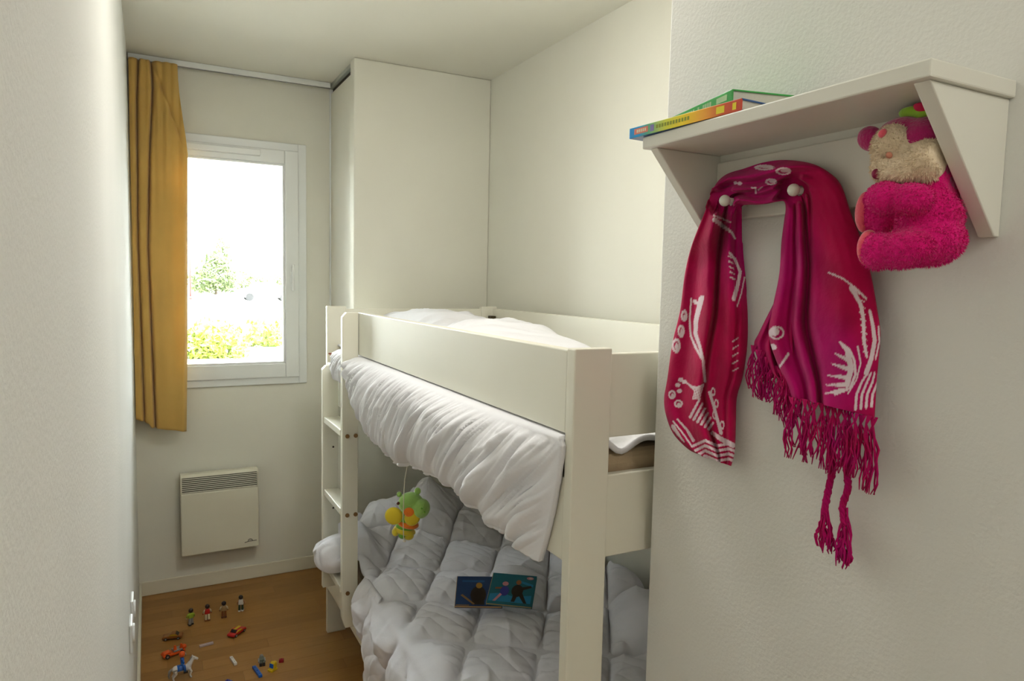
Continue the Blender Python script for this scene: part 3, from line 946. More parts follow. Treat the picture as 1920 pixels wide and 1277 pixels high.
NT, NW = 620, 170
Ap = crspline([p[0] for p in pairs], NT)
Bp_ = crspline([p[1] for p in pairs], NT)
tt = np.linspace(0, 1, NT)[:, None]
ww = np.linspace(0, 1, NW)[None, :]
Us = Ap[:, None, 0] * (1 - ww) + Bp_[:, None, 0] * ww
Vs = Ap[:, None, 1] * (1 - ww) + Bp_[:, None, 1] * ww
ww2 = ww + 0 * tt
left, right = sst(.44, .36, tt), sst(.60, .70, tt)
mid = 1 - np.maximum(left, right)
sw1 = waves(31, 6, 3, 9)
dp = .018 * np.clip(np.sin(np.pi * ww2), 0, 1) ** .45
# left tail: one deep fold near 60 % of its width and a soft one beside it
dp = dp + left * (-.014 * np.exp(-((ww2 - (.62 - .1 * sst(0, .25, tt) + .03 * np.sin(tt * 22))) / .035) ** 2) + .007 * np.sin(ww2 * 15 + tt * 7) - .008 * sst(.68, .82, ww2) - .006 * np.exp(-((ww2 - .85) / .03) ** 2))
# arch over the pegs: long creases along the cloth
dp = dp + mid * (.009 * np.sin(ww2 * 17 + 2.5 * np.sin(tt * 20)) - .010 * np.exp(-((ww2 - .52 - .12 * np.sin((tt - .4) * 14)) / .05) ** 2) + .006 * sst(.6, .8, ww2))
# right tail: three ridges near its inner edge, then one broad smooth panel
fw = 1 - ww2
spread = sst(.62, .85, tt)
for (c0, c1_, dpth, wd) in ((.20, .20, .013, .03), (.36, .34, .013, .028), (.52, .36, .008, .03)):
    cc = c0 + (c1_ - c0) * spread
    dp = dp - right * dpth * np.exp(-((fw - cc) / wd) ** 2) * (1 - .3 * spread)
dp = dp + right * (.004 * np.sin(fw * 30) * (1 - sst(.3, .5, fw)) + .003 * np.sin(fw * 9 + tt * 9))
dp = dp + .0025 * sw1(ww2 * 2.2, tt * 9) + .0012 * waves(32, 14, 20, 60)(ww2 * 1.2, tt * 3)
base = .800 - .018 * mid - .006 * right - .040 * np.exp(-((tt - .40) / .045) ** 4) * sst(.6, .2, ww2)
XX = base - np.clip(dp, -.012, .05)
XX = np.minimum(XX, XW - .006 - .014 * (1 - sst(1.60, 1.635, 1.0 + 0 * XX)) * 0)
dirs = np.array(FWD)[None, None, :] + np.array(RGT)[None, None, :] * ((Us - 960) / FPX)[..., None] - np.array(UPV)[None, None, :] * ((Vs - 638.5) / FPX)[..., None]
for rep_ in range(3):                                   # let the cloth lie behind the peg knobs
    tk = XX / dirs[..., 0]
    Ps = np.array(EYE)[None, None, :] + dirs * tk[..., None]
    for (py_, pz_, xk_) in PEGS[:2]:
        r_ = np.hypot(Ps[..., 1] - py_, Ps[..., 2] - pz_)
        k_ = sst(.024, .0125, r_)
        XX = XX * (1 - k_) + np.maximum(XX, xk_ + .0135) * k_
tk = XX / dirs[..., 0]
Ps = np.array(EYE)[None, None, :] + dirs * tk[..., None]
near_ = np.zeros(Us.shape, bool)
for (py_, pz_, xk_) in PEGS[:2]:
    near_ |= np.hypot(Ps[..., 1] - py_, Ps[..., 2] - pz_) < .0068
near_ = near_.ravel()
sc = thing('scarf', (.80, .72, 1.25), 'magenta batik scarf with white sea prints and fringe over the coat pegs', 'scarf')
clm = MB().grid(Ps)
clm.f = [f_ for f_ in clm.f if not any(near_[i_] for i_ in f_)]
cl = clm.build('scarf_cloth', attr_mat('magenta_batik', .85, .06, .22), sc, True, solid=.0016)
# print: white batik shapes, in the cloth's own layout
mask = np.zeros_like(Us)


def jit(s=.8):
    return s * np.sin(Us * .9 + Vs * .5) * np.sin(Vs * .8 - Us * .3)


def line(pts, w0, w1=None, zone=None):
    global mask
    w1 = w0 if w1 is None else w1
    n = len(pts) - 1
    for k in range(n):
        (a, b), (c, d) = pts[k], pts[k + 1]
        L2_ = (c - a) ** 2 + (d - b) ** 2 + 1e-6
        q = np.clip(((Us - a) * (c - a) + (Vs - b) * (d - b)) / L2_, 0, 1)
        ds = np.hypot(Us - a - q * (c - a), Vs - b - q * (d - b)) + jit(.5)
        wdt = w0 + (w1 - w0) * (k + q) / n
        mm = np.clip((wdt - ds) / .8 + .5, 0, 1)
        if zone is not None:
            mm = mm * zone
        mask = np.maximum(mask, mm)


def ring_p(cx, cy, rx, ry, w, fill=False, zone=None):
    global mask
    r_ = np.hypot((Us - cx) / rx, (Vs - cy) / ry)
    ds = (r_ - 1) * min(rx, ry) + jit(.5)
    mm = np.clip((w - (ds if fill else np.abs(ds))) / .8 + .5, 0, 1)
    if zone is not None:
        mm = mm * zone
    mask = np.maximum(mask, mm)


zl, zm, zr = left > .5, (left <= .5) & (right <= .5), right > .5
zL, zM, zR = zl.astype(float), zm.astype(float), zr.astype(float)
# left tail
for k in range(4):
    o_ = k * 9.5
    line([(1300 + k * 4, 836 + o_ * .9), (1322, 826 + o_), (1345, 836 + o_), (1366, 832 + o_), (1382, 838 + o_)], 2.6, 2.6, zL)
for (a, b) in ((1276, 712), (1271, 722), (1274, 733), (1283, 716)):
    ring_p(a, b, 3.6, 3, 1, True, zL)
for (a, b, c, d) in ((1260, 740, 5.5, 6.5), (1272, 757, 6.5, 6), (1268, 648, 6.5, 11), (1277, 621, 5, 9), (1283, 592, 4.5, 8)):
    ring_p(a, b, c, d, 1.6, False, zL)
    ring_p(a + 1, b + 2, c * .45, d * .5, .6, True, zL)
for k in range(6):
    line([(1294 + k * 7, 782 + k * 4.5), (1312 + k * 5, 748 + k * 9)], 2.6, 2.0, zL)
for k in range(5):
    line([(1286 + k * 4, 716 + k * 4), (1303 + k * 4, 733 - k * 3), (1299 + k * 3, 748)], 1.5, 1.2, zL)
line([(1296, 560), (1293, 600), (1295, 630), (1306, 655), (1318, 675), (1322, 715)], 1.5, 2.6, zL)
line([(1315, 560), (1305, 600), (1304, 625), (1312, 650), (1320, 680)], 5, 2.4, zL)
line([(1302, 565), (1312, 572), (1318, 556)], 3.5, 2, zL)
line([(1330, 735), (1338, 760), (1346, 790), (1352, 812)], 2.2, 3.4, zL)
for (a, b) in ((1337, 735), (1343, 757), (1340, 778), (1354, 797)):
    ring_p(a, b, 3.4, 6.5, 1, False, zL)
line([(1336, 812), (1350, 822), (1374, 835)], 3.5, 5, zL)
line([(1338, 404), (1352, 409), (1370, 417)], 1.6, 1.2, zL)
line([(1340, 412), (1356, 424), (1372, 436), (1379, 448)], 4.5, 1.5, zL)
line([(1368, 474), (1378, 486), (1388, 510), (1383, 535), (1376, 560)], 2, 4, zL)
line([(1396, 520), (1390, 550), (1382, 575)], 1.2, 1.2, zL)
for k in range(5):
    line([(1366 + k, 480 + k * 10), (1374 + k, 484 + k * 10)], 1.6, .8, zL)
for k in range(5):
    line([(1374, 640 + k * 14), (1384, 634 + k * 14)], 1.3, .8, zL)
line([(1262, 790), (1280, 812), (1298, 838)], 1.6, 1.6, zL)
line([(1270, 786), (1288, 806), (1300, 826)], 1.6, 3, zL)
line([(1262, 800), (1272, 815), (1282, 828)], 4, 1.4, zL)
# arch
for (a, b, c, d) in ((1433, 314, 14, 4), (1469, 321, 12, 6), (1446, 341, 9, 5)):
    ring_p(a, b, c, d, 1.3, False, zM)
    ring_p(a + 3, b - 1, c * .6, d * .5, .6, True, zM)
ring_p(1379, 343, 2.4, 2.2, .8, True, zM)
ring_p(1387, 344, 3.4, 3, .8, True, zM)
line([(1409, 352), (1417, 352), (1417, 362)], 1.4, 1.8, zM)
line([(1422, 356), (1429, 351)], 1.4, 1, zM)
# right tail
line([(1553, 511), (1580, 522), (1605, 541), (1624, 560)], 1.2, 2.0, zR)
line([(1562, 513), (1590, 529), (1612, 552)], .9, 1.2, zR)
line([(1596, 540), (1606, 556), (1614, 572), (1619, 600), (1620, 640), (1625, 668)], 4.2, 2.6, zR)
for k in range(9):
    line([(1610 + k * 1.2, 562 + k * 12), (1621 + k * .8, 566 + k * 12)], 1.6, 1.0, zR)
line([(1631, 584), (1637, 612), (1640, 640), (1634, 672), (1624, 700)], 3, 4.5, zR)
line([(1647, 612), (1649, 640), (1642, 672)], 1.6, 1.6, zR)
line([(1575, 642), (1592, 655), (1602, 676), (1604, 702), (1594, 728), (1566, 739)], 2.2, 2.4, zR)
line([(1590, 664), (1596, 690), (1588, 722)], 5.5, 5, zR)
for (a, b, c, d) in ((1574, 642, 1592, 662), (1564, 662, 1592, 676), (1558, 682, 1592, 692), (1552, 704, 1590, 708), (1548, 722, 1586, 722), (1546, 738, 1580, 732)):
    line([(a, b), (c, d)], .8, 4.6, zR)
line([(1608, 650), (1614, 680), (1606, 712), (1590, 738)], 1.6, 1.2, zR)
for k in range(4):
    o_ = k * 10
    line([(1604 + o_, 768 - k * 2), (1606 + o_, 740), (1616 + o_, 716), (1626 + o_ * .7, 700)], 2.6, 1.8, zR)
ring_p(1456, 624, 13, 11, 1.5, False, zR)
ring_p(1452, 622, 8, 7, 1, True, zR)
ring_p(1430, 629, 6, 8, 1.2, True, zR)
ring_p(1447, 651, 8, 5, 1, True, zR)
line([(1460, 690), (1470, 676), (1478, 664)], 1.8, 2.6, zR)
line([(1437, 655), (1442, 680)], 1.2, 1.2, zR)
mag = np.array((.46, .0, .065))
mag2 = np.array((.46, .0, .135))
bl = sst(-.3, .6, waves(44, 7, .010, .04)(Us, Vs))[..., None]
basec = mag * (1 - bl) + mag2 * bl
whitec = np.array((.82, .70, .75))
colr = basec * (1 - mask[..., None] * .93) + whitec * mask[..., None] * .93
ca = cl.data.color_attributes.new('print', 'FLOAT_COLOR', 'POINT')
ca.data.foreach_set('color', np.concatenate([colr.reshape(-1, 3), np.ones((colr.shape[0] * colr.shape[1], 1))], 1).astype(np.float32).ravel())

# inner end of the scarf, behind the front panel
FR = mat('magenta_fringe', (.44, .0, .075), .85, col2=(.42, .0, .13), scale=30, sheen=.04, spec=.2)
fl_pairs = [((1500, 560), (1455, 560)), ((1490, 610), (1424, 622)), ((1488, 660), (1414, 648)), ((1490, 705), (1428, 690)), ((1494, 722), (1440, 705))]
Af, Bf = crspline([p[0] for p in fl_pairs], 60), crspline([p[1] for p in fl_pairs], 60)
rowsP = []
for j in range(60):
    rr_ = []
    for i in range(50):
        w_ = i / 49
        u_, v_ = Af[j] * (1 - w_) + Bf[j] * w_
        rr_.append(px(u_, v_, 'X', .797 - .006 * math.sin(w_ * 9 + j * .05) - .004 * math.sin(w_ * 23)))
    rowsP.append(rr_)
MB().grid(rowsP).build('scarf_underside', FR, sc, True, solid=.0016)

# fringe
rf = random.Random(5)


def strand(mb, u, v, x, ln, sway, r=.0011, knots=True):
    p = px(u, v, 'X', x)
    pts, rs_ = [], []
    n = 9
    ph = rf.random() * 6
    for k in range(n):
        f_ = k / (n - 1)
        pts.append(p + Vector((.004 * math.sin(ph + f_ * 5), sway * f_ + .005 * math.sin(ph * 1.7 + f_ * 7) * f_ ** .5, -ln * f_)))
        rs_.append(r * (1 + .35 * math.sin(f_ * 25 + ph)) * (1 if k < n - 1 else .4))
    mb.tube(pts, rs_, 5)


def knotted(mb, u, v, x, ln, n, spread=.012, rr=.0011):
    """a bundle tied just below the hem and fanning out"""
    p = px(u, v, 'X', x)
    ph = rf.random() * 6
    kn = p + Vector((0, .002 * math.sin(ph), -.010))
    for k in range(n):
        a = rf.uniform(-1, 1)
        pts = [p + Vector((0, a * .006, .001)), kn + Vector((0, a * .001, 0))]
        for q in range(1, 7):
            f_ = q / 6
            pts.append(kn + Vector((rf.uniform(-.003, .003), a * spread * math.sin(f_ * 2.6) + .003 * math.sin(ph + q * 1.3 + k), -ln * f_)))
        mb.tube(pts, [rr] * 7 + [rr * .5], 5)


mb = MB()
for k in range(15):
    f_ = k / 14
    knotted(mb, 1486 + f_ * 152, 746 + f_ * 37 + rf.uniform(-2, 2), .790 - rf.random() * .012, .055 + .022 * f_ * rf.random() + .02 * rf.random(), 7)
mb.build('front_fringe', FR, sc, True)['kind'] = 'stuff'
mb = MB()
for k in range(10):
    f_ = k / 9
    knotted(mb, 1414 + f_ * 76, 650 + f_ * 62 + rf.uniform(-3, 3), .796 - rf.random() * .01, .040 + .03 * rf.random(), 7, .010)
mb.build('inner_fringe', FR, sc, True)['kind'] = 'stuff'
for (path, tail) in (([(1556, 800), (1562, 870), (1556, 905), (1550, 935), (1545, 965)], (1548, 1035)), ([(1590, 800), (1588, 880), (1590, 915), (1580, 950), (1584, 985)], (1582, 1062))):
    mb = MB()
    pts = [px(u, v, 'X', .789) for u, v in path]
    pts = [Vector(p) for p in crspline([tuple(p) for p in pts], 24)]
    for s_ in range(4):
        ph = s_ * math.pi / 2
        mb.tube([p + Vector((.0025 * math.cos(ph + k * .9), .0025 * math.sin(ph + k * .9), 0)) for k, p in enumerate(pts)], [.0022 + .0008 * (k % 3 == 0) for k in range(24)], 6)
    e_ = pts[-1]
    q = px(tail[0], tail[1], 'X', .789)
    ln = e_.z - q.z
    for k in range(26):
        a, b = rf.uniform(-1, 1), rf.uniform(-1, 1)
        st_ = rf.choice((0, .012, .024)) if k % 2 else -.018
        pp = [e_ + Vector((b * .002, a * .003, st_))]
        l2 = ln * rf.uniform(.72, 1.05)
        for qk in range(1, 8):
            f_ = qk / 7
            pp.append(e_ + Vector((b * .007 * f_ + rf.uniform(-.0015, .0015), a * .012 * math.sin(f_ * 2.3) + (q.y - e_.y) * f_ + rf.uniform(-.002, .002), st_ - (l2 + st_) * f_)))
        mb.tube(pp, [.0013] * 7 + [.0006], 5)
    mb.build('long_tassel', FR, sc, True)

# ------------------------------------------------------------------ pink plush hanging from the shelf
HOT = mat('hot_pink_plush', (.66, .0, .15), .9, col2=(.84, .01, .25), scale=14, bump=.8, bscale=260, sheen=.15, spec=.2)
PINKP = mat('coral_pad_plush', (.85, .10, .16), .9, .08, 20, .5, 260, sheen=.6)
CREAM = mat('cream_fur', (.82, .66, .46), .9, col2=(.90, .76, .57), scale=20, bump=.8, bscale=240, sheen=.1, spec=.2)
PURP = mat('magenta_plush', (.45, .0, .13), .9, .1, 20, .6, 260, sheen=.5)
pr_ = thing('pink_plush', (.765, .5, 1.545), 'hot pink plush animal with cream face and lime bow beside the shelf bracket', 'plush toy')
XT = .758


def tp(u, v, x):
    return px(u, v, 'X', x - .012)


def pe(mb, u, v, x, ry_px, rz_px, rx, ang=0.0):
    c = tp(u, v, x)
    k = (c - EYE).dot(FWD) / FPX
    # local axes: y' along the wall, so photo width maps to Y / cos
    n0 = len(mb.v)
    mb.ell(c, (rx, ry_px * k * 1.12, rz_px * k), 26, 16, Matrix.Rotation(math.radians(ang), 3, 'X'))
    for i_ in range(n0, len(mb.v)):                       # pressed against the bracket and the board
        x_, y_, z_ = mb.v[i_]
        if x_ > .684 + (ZS0 - z_) * .892 - .012:
            y_ = max(y_, YS0 + .0275)
        mb.v[i_] = (x_, y_, min(z_, ZS0 - .004))
    return mb


ELLS = []


def reg(u, v, x, a, b, rx, ang=0.0):
    c = tp(u, v, x)
    k = (c - EYE).dot(FWD) / FPX
    ELLS.append((c, (rx, a * k * 1.12, b * k), Matrix.Rotation(math.radians(ang), 3, 'X')))


def union(parts):
    mb = MB()
    out = []
    for q in parts:
        pe(mb, *q)
    return mb


body_parts = [(1742, 400, .778, 54, 66, .032, 0), (1738, 450, .775, 60, 50, .032, 0), (1690, 468, .745, 58, 36, .021, -4), (1646, 470, .741, 28, 36, .020, 0),
              (1705, 374, .741, 42, 31, .019, 3), (1660, 372, .737, 34, 32, .019, 0), (1756, 345, .780, 34, 50, .026, 0), (1650, 400, .788, 34, 40, .014, 0)]
bodym = union(body_parts).build('plush_body', HOT, pr_, True, remesh=.003)
for q in ((1629, 465, .740, 13, 34, .017, 0), (1622, 398, .786, 15, 38, .012, 0)):
    pe(MB(), *q).build('paw_pad', PINKP, pr_, True)
head = union([(1738, 265, .774, 42, 46, .032, 0), (1692, 256, .766, 44, 36, .024, 0), (1780, 335, .782, 22, 36, .018, 0), (1752, 300, .778, 36, 44, .028, 0)]).build('plush_head', PURP, pr_, True, remesh=.003)
FACE = [(1676, 274, .752, 36, 42, .021, 0), (1732, 302, .756, 42, 42, .021, 0), (1664, 310, .757, 26, 34, .016, 0), (1694, 318, .748, 42, 30, .016, 0)]
face = union(FACE).build('face_fur', CREAM, head, True, remesh=.003)
pe(MB(), 1632, 260, .768, 24, 22, .010, 35).build('ear', PURP, head, True)
pe(MB(), 1655, 250, .733, 6, 9, .005, 30).build('eye_patch', PINKP, head, True)
pe(MB(), 1645, 326, .745, 8, 10, .007, 0).build('nose', mat('dark_pink_nose', (.25, .0, .05), .5), head, True)
pe(MB(), 1667, 291, .732, 3.5, 6, .005, 0).build('eye_crease', mat('rose_crease', (.55, .22, .14), .8), head, True)
bow = union([(1710, 209, .768, 22, 14, .012, -6), (1735, 214, .768, 20, 11, .012, 0), (1716, 198, .768, 9, 9, .008, 0)]).build('lime_bow', mat('lime_cloth', (.30, .55, .03), .8, .1, 20, .3, 200, sheen=.3), pr_, True, remesh=.003)
pe(MB(), 1735, 200, .766, 18, 14, .012, 20).build('red_petal', mat('raspberry_cloth', (.55, .0, .06), .8, .1, 20), pr_, True)
tpn = tp(1712, 205, .770)
MB().tube([tpn, tpn + Vector((.006, .004, .004)), (tpn.x + .012, tpn.y + .008, ZS0 - .0015)], .0012, 6).build('hanging_loop', FR, pr_)
# fur tufts


def furs(name, ells, n, ln, material, parent, skip=()):
    mb = MB()
    rg = random.Random(9)
    es = []
    for (u, v, x, a, b, rx, ang) in ells:
        c = tp(u, v, x)
        k = (c - EYE).dot(FWD) / FPX
        es.append((c, (rx, a * k * 1.12, b * k), Matrix.Rotation(math.radians(ang), 3, 'X')))
    tot = sum(e_[1][1] * e_[1][2] for e_ in es)
    for i_, (c, r_, R_) in enumerate(es):
        for _ in range(int(n * r_[1] * r_[2] / tot)):
            d = Vector((rg.gauss(0, 1), rg.gauss(0, 1), rg.gauss(0, 1))).normalized()
            p = c + R_ @ Vector((d.x * r_[0], d.y * r_[1], d.z * r_[2]))
            bad = False
            for j_, (c2, r2_, R2_) in enumerate(es):
                if j_ != i_:
                    q = R2_.transposed() @ (p - c2)
                    if (q.x / r2_[0]) ** 2 + (q.y / r2_[1]) ** 2 + (q.z / r2_[2]) ** 2 < .92:
                        bad = True
                        break
            if bad or (p.y < YS0 + .031 and p.x > .684 + (ZS0 - p.z) * .892 - .016):
                continue
            nrm = (R_ @ Vector((d.x / r_[0], d.y / r_[1], d.z / r_[2]))).normalized()
            t_ = nrm.orthogonal().normalized()
            t_ = Matrix.Rotation(rg.random() * 6.28, 3, nrm) @ t_
            l_ = ln * rg.uniform(.6, 1.2)
            tip = p + nrm * l_ * .8 + t_ * l_ * .5 + Vector((0, 0, -l_ * .35))
            s_ = t_.cross(nrm) * .0006
            o_ = p - nrm * .001
            mb.add([o_ - s_, o_ + s_, tip], [(0, 1, 2)])
    f_ = mb.build(name, material, parent)
    f_['kind'] = 'stuff'


furs('body_fur', body_parts, 22000, .0028, HOT, bodym)
furs('face_pile', FACE, 9000, .0036, CREAM, face)

# ------------------------------------------------------------------ toys on the floor
def plastic(name, c, rough=.3):
    return mat('plastic_' + name, c, rough, .03, 10)


SKIN = plastic('skin', (.42, .21, .10))
BLACKP = plastic('black', (.018, .015, .018))
BROWNH = plastic('brown_hair', (.035, .018, .015))
REDP = plastic('red', (.50, .012, .01))
WHITEP = plastic('white', (.72, .70, .66))
BLUEP = plastic('blue', (.01, .11, .48))
YELP = plastic('yellow', (.62, .42, .01))
CREAMP = plastic('cream', (.62, .53, .34))
GREENP = plastic('lime', (.36, .50, .04))
DKGR = plastic('dark_green', (.03, .06, .035))
GREYP = plastic('grey', (.28, .27, .25))
ORAP = plastic('orange', (.75, .10, .01))
BRWN = plastic('brown', (.20, .06, .012))


def figure(name, label, loc, rz, hair, shirt, sleeve, hand, legs, shoes, sc=1.0, group='toy figures standing in a row', stride=0.0, sit=False, parts_only=None):
    t = thing(name, loc, label, 'toy figure', group, rotz=rz)
    t.scale = (sc, sc, sc)

    def b_(n, mb, m_, par=None, **k):
        return mb.build(n, m_, par or t, True, world=False, **k)
    if not sit:
        for s in (-1, 1):
            lg_ = MB().prism([(s * .0015, .006), (s * .0105, .006), (s * .0095, .03), (s * .0015, .032)][::s], 'Y', -.0055 + stride * s, .0055 + stride * s)
            lo = b_('leg', lg_, legs, bevel=.0012)
            MB().box(min(s * .001, s * .011), max(s * .001, s * .011), -.0065 + stride * s, .011 + stride * s, 0, .0075).build('shoe', shoes, lo, world=False, bevel=.002)
    else:
        for s in (-1, 1):
            lo = b_('leg', MB().tube([(s * .007, .0, .035), (s * .0195, .004, .024), (s * .0205, .006, .006)], [.0055, .005, .0045], 10), legs)
            MB().box(s * .0205 - .005, s * .0205 + .005, .0, .016, -.002, .006).build('shoe', shoes, lo, world=False, bevel=.002)
    b_('torso', MB().prism([(-.0105, .031), (.0105, .031), (.0095, .05), (.006, .053), (-.006, .053), (-.0095, .05)], 'Y', -.006, .006), shirt, bevel=.002)
    for s in (-1, 1):
        ar = b_('arm', MB().tube([(s * .0095, 0, .050), (s * .0135, .001, .043), (s * .0155, .004, .034)], [.0036, .0036, .003], 10), sleeve)
        b_('hand', MB().ell((s * .016, .006, .0315), (.003, .0035, .0035), 10, 8), hand, ar)
    hd2 = b_('head', MB().ell((0, .0005, .0625), (.0082, .0082, .009), 18, 12), SKIN)
    hb = MB().ell((0, -.0018, .0645), (.0098, .0092, .0098), 18, 12)
    hb.f = [f for f in hb.f if sum(hb.v[i][1] for i in f) / len(f) < .004 or sum(hb.v[i][2] for i in f) / len(f) > .068]
    b_('hair', hb, hair, hd2, solid=.0008)
    for s in (-1, 1):
        b_('eye', MB().ell((s * .003, .0082, .0635), (.0011, .0008, .0015), 8, 6), BLACKP, hd2)
    return t


def at_floor(u, v):
    p = px(u, v, 'Z', 0)
    return (p.x, p.y, 0)


figure('toy_figure', 'toy figure in a lime green top with grey legs and black shoes', at_floor(358, 1172), .35, BROWNH, GREENP, GREENP, CREAMP, GREYP, BLACKP, 1.04, stride=.003)
figure('toy_figure', 'toy figure in a red waistcoat with white sleeves and cream legs', at_floor(389, 1164), .1, BROWNH, REDP, CREAMP, REDP, CREAMP, BRWN, 1.04)
figure('toy_figure', 'toy figure in a cream shirt with reddish brown legs', at_floor(420, 1158), -.05, BLACKP, plastic('tan_vest', (.33, .22, .10)), CREAMP, BRWN, BRWN, plastic('dark_brown', (.09, .022, .01)), 1.04)
figure('toy_figure', 'toy figure in a white vest with dark green legs and white shoes', at_floor(452, 1146), -.3, BLACKP, WHITEP, SKIN, SKIN, DKGR, WHITEP, 1.04, stride=.002)


def toy_car(name, label, loc, rz, L_, W_, H_, col, top, kind='sport', cat='toy car'):
    t = thing(name, loc, label, cat, 'toy vehicles on the floor', rotz=rz)
    h = H_
    prof = [(-L_ / 2, h * .22), (-L_ / 2, h * .5), (-L_ * .44, h * .62), (-L_ * .2, h * .68), (-L_ * .06, h * .98), (L_ * .16, h), (L_ * .3, h * .66), (L_ * .47, h * .6), (L_ / 2, h * .45), (L_ / 2, h * .22)]
    bo = MB().prism(prof, 'Y', -W_ / 2, W_ / 2).build('car_body', col, t, world=False, bevel=h * .09)
    cab = [(-L_ * .185, h * .70), (-L_ * .06, h * .95), (L_ * .15, h * .965), (L_ * .275, h * .70)]
    MB().prism(cab, 'Y', -W_ / 2 - .0006, W_ / 2 + .0006).build('side_windows', top, bo, world=False)
    MB().prism([(L_ * .17, h * 1.0), (L_ * .17, h * 1.02), (L_ * .31, h * .68), (L_ * .30, h * .66)], 'Y', -W_ * .38, W_ * .38).build('windscreen', BLACKP, bo, world=False)
    MB().box(-L_ * .35, L_ * .42, -W_ / 2 - .0003, W_ / 2 + .0003, h * .2, h * .3).build('sill', BLACKP, bo, world=False)
    for sx in (-.31, .31):
        for s in (-1, 1):
            wh = MB().tube([(sx * L_, s * (W_ / 2 - .004), h * .24), (sx * L_, s * (W_ / 2 + .0015), h * .24)], h * .24, 18).build('wheel', BLACKP, t, world=False, bevel=.0006)
            MB().tube([(sx * L_, s * (W_ / 2 + .0012), h * .24), (sx * L_, s * (W_ / 2 + .0022), h * .24)], h * .12, 14).build('hubcap', GREYP, wh, world=False)
    return t


a_, b_2 = px(307, 1199, 'Z', 0), px(341, 1197, 'Z', 0)
c_ = (a_ + b_2) / 2
toy_car('toy_car', 'brown and bronze toy car by the left skirting', (c_.x, c_.y + .005, 0), math.atan2(b_2.y - a_.y, b_2.x - a_.x) + .1, .078, .034, .026, plastic('bronze', (.26, .09, .015)), plastic('bronze_yellow', (.42, .26, .02)))
a_, b_2 = px(432, 1196, 'Z', 0), px(452, 1182, 'Z', 0)
c_ = (a_ + b_2) / 2
t = toy_car('toy_car', 'red toy racing car with yellow stripe', (c_.x + .004, c_.y, 0), math.atan2(b_2.y - a_.y, b_2.x - a_.x) + math.pi, .082, .036, .026, REDP, YELP)
MB().box(-.02, .014, -.006, .006, .0255, .0268).build('roof_stripe', YELP, t, world=False)
# orange buggy-like vehicle with two upright fins
p_ = px(326, 1228, 'Z', 0)
t = thing('toy_truck', (p_.x, p_.y, 0), 'orange toy vehicle with two upright fins behind the toy horse', 'toy car', 'toy vehicles on the floor', rotz=math.radians(18))
bo = MB().box(-.045, .04, -.017, .017, .007, .016).prism([(-.045, .016), (-.012, .016), (-.016, .024), (-.04, .022)], 'Y', -.013, .013).build('chassis', ORAP, t, world=False, bevel=.002)
MB().box(-.005, .03, -.014, .014, .016, .024).build('seat_block', GREYP, t, world=False, bevel=.002)
for x_ in (.002, .026):
    MB().prism([(x_ - .007, .022), (x_ + .007, .022), (x_ + .003, .042), (x_ - .003, .042)], 'Y', -.012, -.005).build('fin', ORAP, t, world=False, bevel=.001)
MB().ell((.04, .0, .022), (.010, .011, .009), 14, 10).build('nose_cone', ORAP, t, True, world=False)
for sx in (-.03, .026):
    for s in (-1, 1):
        wh = MB().tube([(sx, s * .013, .009), (sx, s * .0195, .009)], .009, 18).build('wheel', BLACKP, t, world=False, bevel=.0008)
        MB().tube([(sx, s * .0193, .009), (sx, s * .0203, .009)], .004, 12).build('hubcap', GREYP, wh, world=False)
# toy horse and rider
p_ = (px(320, 1277, 'Z', 0) + px(360, 1271, 'Z', 0)) / 2
HS = .84
t = thing('toy_horse', (p_.x + .004, p_.y, 0), 'white toy horse with blue saddle cloth standing on the floor', 'toy horse', rotz=math.radians(8))
t.scale = (HS, HS, HS)
hm = MB()
hm.ell((-.004, 0, .052), (.036, .0135, .0155), 20, 12)
hm.ell((-.026, 0, .054), (.0165, .014, .0165), 16, 12)
hm.ell((.024, 0, .052), (.0145, .0135, .017), 16, 12)
hm.tube([(.026, 0, .057), (.038, 0, .075), (.046, 0, .088)], [.0125, .0095, .0078], 12)
hm.tube([(.042, 0, .090), (.055, 0, .083), (.066, 0, .076)], [.0085, .0068, .0052], 12)
for s in (-1, 1):
    hm.tube([(.027, s * .008, .048), (.036, s * .009, .030), (.030, s * .009, .014), (.036, s * .009, .003)], [.0075, .005, .0037, .0045], 10)
    hm.tube([(-.030, s * .008, .050), (-.028, s * .009, .034), (-.040, s * .009, .020), (-.036, s * .009, .003)], [.0095, .0062, .004, .0045], 10)
    hm.tube([(.043, s * .004, .094), (.043, s * .0055, .102)], [.003, .0012], 8)
hm.build('horse_body', WHITEP, t, True, world=False, remesh=.0016)
MB().tube([(-.041, 0, .060), (-.052, 0, .052), (-.056, 0, .032), (-.054, 0, .018)], [.004, .0055, .005, .002], 10).build('tail', GREYP, t, True, world=False)
MB().prism([(.022, .066), (.030, .064), (.044, .092), (.038, .097)], 'Y', -.003, .003).build('mane', GREYP, t, world=False, bevel=.001)
sd = MB()
R_ = []
for a in np.linspace(-1.75, 1.75, 18):
    R_.append([(x_, .0152 * math.sin(a) * 1.02, .052 + .0172 * math.cos(a)) for x_ in (-.022, -.01, .004, .012)])
sd.grid(R_).build('saddle_cloth', BLUEP, t, True, world=False, solid=.001, off=1)
MB().box(-.0405, -.02, -.0150, -.0138, .046, .058).build('flank_shield', GREYP, t, world=False, bevel=.002)
for s in (-1, 1):
    MB().ell((.049, s * .0072, .089), (.0012, .0008, .0014), 8, 6).build('eye', BLACKP, t, True, world=False)
r_ = figure('toy_rider', 'blue toy rider with an orange-red helmet sitting on the toy horse', (p_.x + .004, p_.y, .062 * HS - .018), math.radians(8 - 90), ORAP, BLUEP, BLUEP, SKIN, BLUEP, BLACKP, .98, group='toy rider and horse', sit=True)
r_['category'] = 'toy figure'
